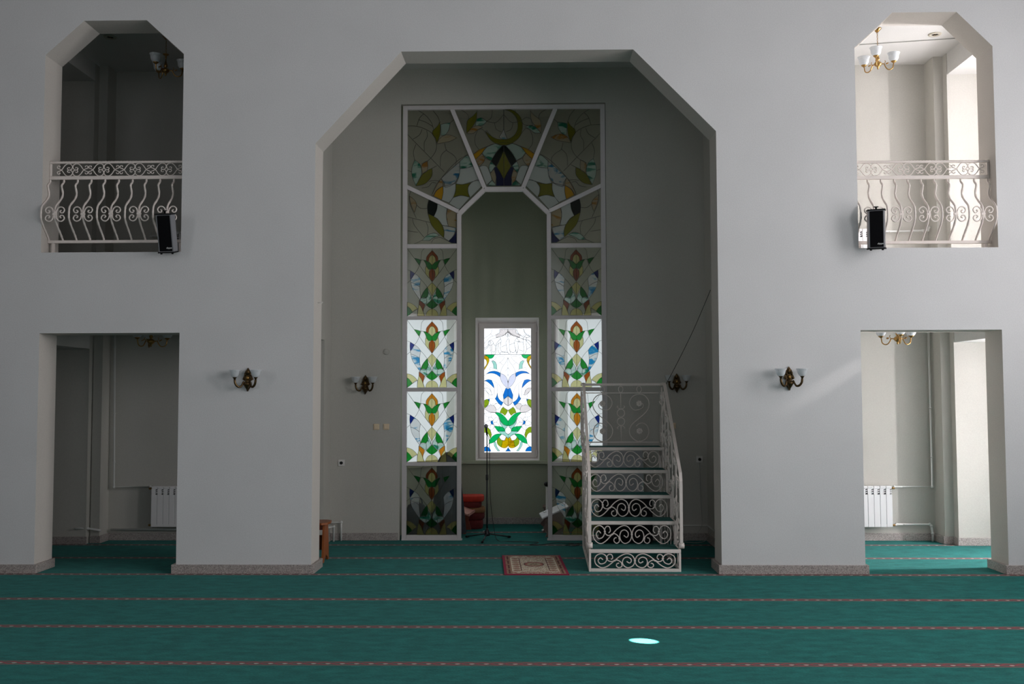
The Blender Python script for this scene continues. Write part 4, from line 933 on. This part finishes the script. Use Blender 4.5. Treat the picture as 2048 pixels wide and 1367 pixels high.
mb = MB(); mb.tube([(0, 0, .0), (-.004, -.02, .055), (-.006, -.03, .095)], .012, 'black_plastic', 10, rad=[.009, .012, .016]); mb.build('body', mc)
mb = MB(); mb.sphere((-.008, -.036, .118), .027, 'grey_alu', 12, 1, 1, 1.1); mb.build('mesh_head', mc)
mb = MB(); mb.tube(cr([(-.612, 2.575, 1.40), (-.59, 2.56, 1.36), (-.58, 2.55, 1.25), (-.578, 2.555, .9), (-.565, 2.56, .5), (-.52, 2.53, .16), (-.47, 2.45, .01), (-.30, 2.38, .006), (-.10, 2.34, .006), (.07, 2.30, .006), (.02, 2.16, .006), (-.04, 2.06, .006), (.12, 2.08, .006), (.28, 2.24, .006), (.45, 2.22, .006), (.6, 2.12, .006), (.55, 2.0, .006), (.42, 2.05, .006), (.62, 2.22, .006), (.80, 2.24, .006)], 6), .0042, 'cable_black', 6)
tag(mb.build('microphone_cable'), 'black cable hanging from the microphone and looping over the carpet', 'cable')

# ------------------------------------------------------------------ things inside the apse
zz = .0
for i, (h_, mt, dx, wd, lab) in enumerate(((.13, 'red_dark_cloth', 0, .40, 'dark red cushion at the bottom of the stack'), (.10, 'red_dark_cloth', .01, .41, 'dark red cushion resting on the bottom cushion of the stack'), (.075, 'tan_cloth', .02, .42, 'brown cushion with a pale edge in the middle of the stack'),
                                        (.085, 'red_dark_cloth', -.015, .38, 'dark red cushion just under the bright top cushion'), (.085, 'red_velvet', .01, .41, 'bright red cushion on top of the stack'))):
    mb = MB(); n = 18
    def ring_(hx, hy, z): return [(math.copysign(abs(cos(2*pi*j/n))**.45, cos(2*pi*j/n))*hx, math.copysign(abs(sin(2*pi*j/n))**.45, sin(2*pi*j/n))*hy, z) for j in range(n)]
    hx = wd/2; R = [ring_(hx*.93, .165, 0), ring_(hx*.985, .175, h_*.12), ring_(hx, .18, h_*.5), ring_(hx*.985, .175, h_*.86), ring_(hx*.94, .165, h_*.99)]
    vs = [q for r in R for q in r]; fs = [(a*n+j, a*n+(j+1) % n, (a+1)*n+(j+1) % n, (a+1)*n+j) for a in range(4) for j in range(n)]+[tuple(range(n))[::-1], tuple(4*n+j for j in range(n))]
    mb.add(vs, fs, mt, True); c = mb.build('floor_cushion'); c.location = (-.925+dx, 3.78, zz+.0006*i); c.rotation_euler = (0, 0, [.05, -.08, .1, -.03, .04][i]); tag(c, lab, 'cushion', 'stacked red cushions'); zz += h_
ld = thing('reading_desk', 'low reddish reading desk with a slanted top beside the red cushions', 'desk', (-1.05, 3.36, 0), radians(84))
mb = MB(); mb.prism([[(-.17, .255), (.17, .385), (.17, .405), (-.17, .275)]], -.26, .26, 'wood_pale', 'x'); recalc(mb.build('desktop', ld, 'pale reddish slanted top'))
MB().box(-.26, .26, -.19, -.168, .25, .285, 'wood_pale').build('book_ledge', ld)
for xx in (-.22, .22):
    mb = MB(); mb.prism([[(-.14, 0), (-.05, 0), (0, .05), (.05, 0), (.14, 0), (.10, .15), (.14, .37), (-.14, .262), (-.10, .14)]], xx-.011, xx+.011, 'wood_red', 'x'); recalc(mb.build('leg', ld))
MB().box(-.209, .209, -.01, .01, .09, .2, 'wood_red').build('stretcher', ld)
td = thing('reading_desk', 'low brown reading desk with a white sloping top behind the right glass column', 'desk', (.28, 3.08, 0), radians(-86))
mb = MB(); mb.prism([[(-.17, .245), (.19, .40), (.19, .418), (-.17, .263)]], -.28, .28, 'paper', 'x'); recalc(mb.build('desktop', td, 'white sloping top'))
for xx in (-.24, .24):
    q = cr([(-.13, 0), (-.10, .06), (-.16, .12), (-.10, .19), (-.12, .245), (.12, .345), (.10, .2), (.16, .12), (.10, .06), (.13, 0)], 3)
    mb = MB(); mb.prism([q], xx-.012, xx+.012, 'wood_greyish', 'x'); recalc(mb.build('leg', td))
MB().box(-.228, .228, -.10, -.08, .03, .25, 'wood_greyish').build('dark_infill', td)  # added dark panel, deepens the tone below the desktop
mb = MB(); mb.tube([(.155, 2.985, .315), (.185, 3.0, .318)], .010, 'chrome', 8); mb.tube([(.145, 3.02, .318), (.155, 2.985, .315)], .006, 'chrome', 6); tag(mb.build('metal_clip'), 'small shiny metal clip on the white sloping desk', 'clip')
st = thing('side_stool', 'low dark stool holding books beside the apse wall behind the white topped desk', 'stool', (.345, 3.74, 0))
MB().bbox(-.2, .2, -.14, .14, .30, .325, 'wood_greyish', .004).build('seat', st)
for x_, y_ in ((-.17, -.11), (.17, -.11), (-.17, .11), (.17, .11)): MB().box(x_-.014, x_+.014, y_-.014, y_+.014, 0, .30, 'wood_greyish').build('leg', st)
zz = .325
for i, (h_, mt, lab) in enumerate(((.032, 'book_green', 'green book at the bottom'), (.03, 'book_cream', 'cream book in the middle'), (.034, 'book_green', 'green book on top'))):
    t = thing('book', lab+' of the small pile on the stool', 'book', (.29+.01*i, 3.72, zz), .1*i, 'books on the stool'); zz += h_
    mb = MB(); mb.box(-.10, .10, -.07, .07, 0, .003, mt); mb.box(-.10, .10, -.07, .07, h_-.003, h_, mt); mb.box(-.10, -.097, -.07, .07, .003, h_-.003, mt); mb.build('cover', t)
    MB().box(-.096, .094, -.066, .066, .0035, h_-.0035, 'book_cream').build('pages', t)
t = thing('pole_stand', 'white pole with a black round head behind the right glass column', 'stand', (.205, 3.48, 0))
MB().lathe([(.08, 0), (.08, .012), (.02, .03), (.018, .6), (.02, .62)], (0, 0, 0), 'white_plastic', 16).build('pole', t)
mb = MB(); mb.sphere((0, 0, .66), .045, 'black_plastic', 14, 1, 1, .8); mb.build('head', t)
# dark robe on a stand, seen through the left glass column
rb = thing('clothes_stand', 'dark robe hanging on a short stand seen through the lowest left glass panel', 'clothes', (-1.17, 2.93, 0))
MB().lathe([(.13, 0), (.13, .02), (.015, .03), (.015, 1.15)], (0, 0, 0), 'black_metal', 12).build('pole', rb)
mb = MB(); n = 36; prof = [(.22, .04), (.20, .4), (.17, .7), (.15, .9), (.15, 1.0), (.11, 1.08), (.03, 1.15)]
vs = []
for r, z in prof:
    for j in range(n): a = 2*pi*j/n; q = r*(1+.10*sin(9*a+z*2)*(1.2-z)); vs.append((q*cos(a)*1.05, q*sin(a)*.7, z))
fs = [(a*n+j, a*n+(j+1) % n, (a+1)*n+(j+1) % n, (a+1)*n+j) for a in range(len(prof)-1) for j in range(n)]+[tuple((len(prof)-1)*n+j for j in range(n))]
mb.add(vs, fs, 'dark_cloth', True); mb.build('robe', rb)

# ------------------------------------------------------------------ cabinet and panel behind the stairs
cb = thing('black_cabinet', 'black equipment cabinet standing behind the iron staircase', 'cabinet', (1.215, 2.30, 0))
mb = MB(); mb.bbox(-.345, .345, -.10, .14, .03, .575, 'black_plastic', .006); mb.build('body', cb)
MB().bbox(-.325, .325, -.112, -.1005, .05, .555, 'black_plastic', .004).build('door', cb)
for x_ in (-.3, .3): MB().box(x_-.02, x_+.02, -.08, .12, 0, .03, 'black_plastic').build('foot', cb)
gp = thing('grey_board', 'flat grey board with a bright right edge leaning on top of the black cabinet', 'board', (1.155, 2.36, .575))
mb = MB(); mb.bbox(-.305, .300, -.012, .012, 0, .62, 'grey_panel', .003); mb.build('panel', gp)
MB().box(.3005, .307, -.014, .014, 0, .62, 'chrome').build('edge_strip', gp)

# ------------------------------------------------------------------ the iron staircase (minbar)
SX, SYY = 1.116, .145
sr = thing('iron_staircase', 'cream wrought iron staircase with teal carpeted steps and scrollwork at the right of the arch', 'staircase', (SX, SYY, 0), radians(-.6))
HW = .503; IP = 'ivory_paint'
Yt = [0, .355, .71, 1.065, 1.42]; Zt = [.245, .507, .765, 1.03, 1.285]; YE = 1.78
def P3(x, y, z): return (x, y, z)
rise_q = [[(405, 1110), (375, 1085), (345, 1120), (375, 1162), (430, 1147), (456, 1092), (430, 1048), (380, 1031), (322, 1058), (303, 1110), (322, 1172), (390, 1212), (460, 1192), (550, 1120), (620, 1062), (700, 1031), (770, 1055), (801, 1120), (780, 1182), (720, 1211), (670, 1190), (648, 1140), (667, 1090), (712, 1075), (752, 1098), (756, 1130), (735, 1150), (700, 1130)],
          [(505, 1105), (527, 1085), (515, 1045), (480, 1040), (456, 1068), (462, 1110), (500, 1132), (550, 1121)],
          [(607, 1152), (580, 1160), (573, 1188), (602, 1209), (638, 1195), (642, 1160), (618, 1130), (578, 1112), (550, 1121)]]
def riser(y, z0, z1):
    mb = MB(); kz = (z1-z0)/190; kx = (HW-.03)/538
    for s in (-1, 1):
        for q in rise_q: mb.tube([(s*(px-803)*kx, y, z1-(pz-1025)*kz) for px, pz in cr(q, 4)], .0065, IP, 6)
        for (cx, cz) in ((456, 1090), (550, 1120), (645, 1162)): mb.box(s*(cx-803)*kx-.011, s*(cx-803)*kx+.011, y-.009, y+.009, z1-(cz-1025)*kz-.007, z1-(cz-1025)*kz+.007, IP)
    mb.box(-.011, .011, y-.009, y+.009, (z0+z1)/2-.007, (z0+z1)/2+.007, IP)
    return mb
for i in range(5):
    y, z = Yt[i], Zt[i]; yn = Yt[i+1] if i < 4 else YE
    mb = MB(); mb.bbox(-HW, HW, y-.012, y+.018, z-.042, z-.002, IP, .003); mb.build('step_nosing', sr)
    mb = MB(); mb.box(-HW+.026, HW-.026, y+.0, yn+.006, z-.016, z, 'step_carpet'); mb.build('tread', sr, 'teal carpeted tread')
    zb = Zt[i-1] if i else .035
    riser(y, zb+.004, z-.046).build('riser_scroll', sr)
    for s in (-1, 1):
        a, b = sorted((s*HW, s*(HW-.024)))
        if i == 0: MB().bbox(a, b, y-.012, y+.012, 0, z-.043, IP, .002).build('front_post', sr)
        else: MB().box(a, b, y-.008, y+.016, Zt[i-1]+.001, z-.043, IP).build('riser_post', sr)
        MB().box(a, b, y+.019, yn-.013, z-.040, z-.004, IP).build('side_rail', sr)
MB().bbox(-HW+.025, HW-.025, -.012, .016, 0, .033, IP, .002).build('bottom_bar', sr)
# legs at the back, low side bars, lower scroll fill on each side
for s in (-1, 1):
    a, b = sorted((s*HW, s*(HW-.024)))
    MB().box(a, b, YE-.024, YE, 0, 1.24, IP).build('rear_leg', sr)
    MB().box(a, b, .013, YE-.025, 0, .028, IP).build('base_bar', sr)
    xs_ = s*(HW-.012)
    mb = MB()
    for j in range(6):
        yc = .18+.29*j; top = Zt[min(4, int((yc)/.355))]-.06
        mb.tube([(xs_, yc, .03), (xs_, yc, top)], .006, IP, 5)
        zc = .12
        while zc+.1 < top:
            mb.tube([(xs_, yc+(.045-.006*k_)*cos(k_*pi/5), zc+(.045-.006*k_*.6)*sin(k_*pi/5)) for k_ in range(7)], .005, IP, 5); zc += .17
    mb.tube([(xs_, .02, .05), (xs_, YE-.03, 1.22)], .006, IP, 5)
    mb.build('side_lattice', sr)
    # handrail: volute, post, slope, level
    yF, zF = .05, 0.86+.0
    hp = [(yF, .42), (yF, 1.00), (yF+.02, 1.07), (1.40, 2.045), (1.46, 2.07), (YE, 2.07)]
    xr_ = s*HW+.014; xs_ = s*(HW-.002)-(.012 if s < 0 else 0)
    mb = MB(); mb.tube([(xr_, yF+.02, .265), (xr_, yF, .31), (xr_, yF, .98), (xr_, yF+.03, 1.06), (xr_, 1.40, 2.05), (xr_, 1.46, 2.07), (xr_, YE, 2.07)], .024, IP, 4); mb.build('handrail', sr)
    mb = MB(); mb.tube([(xr_-.03, yF+.01, .275), (xr_+.03, yF+.01, .275)], .033, IP, 12); mb.build('handrail_volute', sr)
    # carved infill panel: posts, twisted bars, S scrolls with rosettes
    def zh(y): return 1.03+(y-yF)*.735 if y < 1.42 else 2.05
    def zl(y):
        k_ = max(i for i in range(5) if Yt[i] <= y+.001); return Zt[k_]
    for yb_ in (.30, .62, .94, 1.26, 1.58):
        z0_, z1_ = zl(yb_)-.002, zh(yb_)-.02; mb = MB(); nn = 26
        mb.tube([(xs_, yb_, z0_+(z1_-z0_)*i/nn) for i in range(nn+1)], .008, IP, 6, rad=[.0095 if i % 2 else .0068 for i in range(nn+1)])
        for c_ in (.36, .5, .64):
            zc = z0_+(z1_-z0_)*c_; mb.tube([(xs_, yb_+.03*cos(a), zc+.04*sin(a)) for a in [2*pi*j/10 for j in range(10)]], .005, IP, 5, closed=True)
        mb.build('twisted_baluster', sr)
    for yc in (.14, .46, .78, 1.10, 1.42, 1.68):
        z0_, z1_ = zl(yc)+.02, zh(yc)-.05; H = z1_-z0_; zc = (z0_+z1_)/2; mb = MB(); R_ = min(.095, H*.24)
        for u_ in (-1, 1):
            cz = zc+u_*(H/2-R_-.01)
            sp = [(yc+R_*(1-.09*j)*cos(u_*(-pi/2+j*pi/4)*1.0), cz+u_*R_*(1-.09*j)*sin(pi/2+j*pi/4 - pi/2+.0)) for j in range(8)]
            sp = [(yc+u_*R_*(1-.085*j)*cos(pi+j*pi/4), cz+u_*R_*(1-.085*j)*sin(pi+j*pi/4+pi)) for j in range(9)]
            mb.tube([(xs_, p[0], p[1]) for p in cr(sp, 3)], .0062, IP, 5)
            fl = (xs_, yc, cz)
            for q_ in range(6):
                b_ = 2*pi*q_/6; mb.sphere((xs_, yc+.026*cos(b_), cz+.026*sin(b_)), .017, IP, 7, .6, 1, 1)
            mb.sphere(fl, .012, IP, 7)
        mb.tube(cr([(xs_, yc-R_, zc+H/2-R_-.01), (xs_, yc-R_*.8, zc+H*.12), (xs_, yc+R_*.8, zc-H*.12), (xs_, yc+R_, zc-H/2+R_+.01)], 5), .0062, IP, 5)
        mb.build('side_scroll', sr)
for s in (-1, 1):
    xs_ = s*(HW-.002)-(.012 if s < 0 else 0); rnd = random.Random(5+s); mb = MB()
    for i in range(46):
        yc = rnd.uniform(.10, YE-.06); k_ = max(j for j in range(5) if Yt[j] <= yc+.001); lo = Zt[k_]+.05; hi = (1.03+(yc-.05)*.735 if yc < 1.42 else 2.05)-.06
        zc = rnd.uniform(lo, hi); a_ = rnd.uniform(-.9, .9)
        mb.tube([(xs_+rnd.uniform(-.012, .012), yc+sin(a_)*t_, zc+cos(a_)*t_) for t_ in (-.045, -.02, .01, .04)], .01, IP, 6, rad=[.003, .010, .012, .002])
    mb.build('side_leaves', sr)
# railing across the back of the platform
MB().bbox(-HW-.01, HW+.01, YE-.012, YE+.012, 2.05, 2.082, IP, .003).build('back_rail', sr)
MB().box(-HW+.02, HW-.02, YE-.008, YE+.008, 1.952, 1.964, IP).build('back_rail', sr)
MB().box(-HW+.02, HW-.02, YE-.008, YE+.008, 1.322, 1.336, IP).build('back_rail', sr)
def back_scroll(xc_, m_):
    mb = MB(); q = [(790, 520), (740, 525), (700, 490), (685, 440), (710, 380), (775, 345), (850, 355), (900, 410), (905, 480), (870, 550), (790, 620), (720, 680), (682, 740), (690, 810), (740, 865), (800, 882), (870, 850), (900, 780), (885, 710), (840, 675), (790, 680), (755, 710)]
    k_ = .00112
    mb.tube([(xc_+m_*(px-795)*k_, YE, 1.64-(pz-612)*k_) for px, pz in cr(q, 3)], .0065, IP, 6)
    mb.tube([(xc_+m_*(px-795)*k_, YE, 1.64-(pz-612)*k_) for px, pz in cr([(790, 520), (830, 500), (840, 460), (800, 430)], 3)], .005, IP, 5)
    for cz in (450, 765):
        for q_ in range(7):
            b_ = 2*pi*q_/7; mb.sphere((xc_+.024*cos(b_), YE-.004, 1.64-(cz-612)*k_+.024*sin(b_)), .016, IP, 8, 1, .35, 1)
        mb.sphere((xc_, YE-.01, 1.64-(cz-612)*k_), .012, IP, 8)
    mb.tube([(xc_, YE, 1.952), (xc_, YE, 1.935)], .006, IP, 5); mb.tube([(xc_, YE, 1.336), (xc_, YE, 1.35)], .006, IP, 5)
    mb.tube([(xc_+.03*cos(a), YE, 2.005+.04*sin(a)) for a in [2*pi*j/12 for j in range(12)]], .005, IP, 5, closed=True)
    mb.build('back_scroll', sr)
back_scroll(-.235, -1); back_scroll(.235, 1)
mb = MB(); mb.tube([(0, YE, 1.95), (0, YE, 1.75)], .005, IP, 5); mb.tube([(0, YE, 1.54), (0, YE, 1.336)], .005, IP, 5)
for zc in (1.70, 1.59): mb.tube([(.048*cos(a), YE, zc+.05*sin(a)) for a in [2*pi*j/14 for j in range(14)]], .0058, IP, 5, closed=True)
for zc, u_ in ((1.76, 1), (1.53, -1)):
    for s in (-1, 1): mb.tube(cr([(0, YE, zc-.01*u_), (s*.03, YE, zc), (s*.05, YE, zc+.02*u_), (s*.035, YE, zc+.03*u_)], 3), .0045, IP, 5)
mb.tube([(.03*cos(a), YE, 2.005+.04*sin(a)) for a in [2*pi*j/12 for j in range(12)]], .005, IP, 5, closed=True)
mb.build('back_ornament', sr)

bg_ = thing('dark_filler', 'added dark cloth shape that darkens the view through the lowest left glass panel', 'filler', (-1.60, 2.86, 0))  # made-up shape, added to darken what shows through the glass
mb = MB(); mb.lathe([(.12, 0), (.17, .03), (.185, .15), (.17, .32), (.12, .43), (.03, .47)], (0, 0, 0), 'dark_cloth', 20, .95, .8); mb.build('body', bg_)
mb = MB(); mb.tube(cr([(-.08, 0, .42), (-.06, 0, .52), (.06, 0, .52), (.08, 0, .42)], 5), .008, 'dark_cloth', 6); mb.build('handle', bg_)
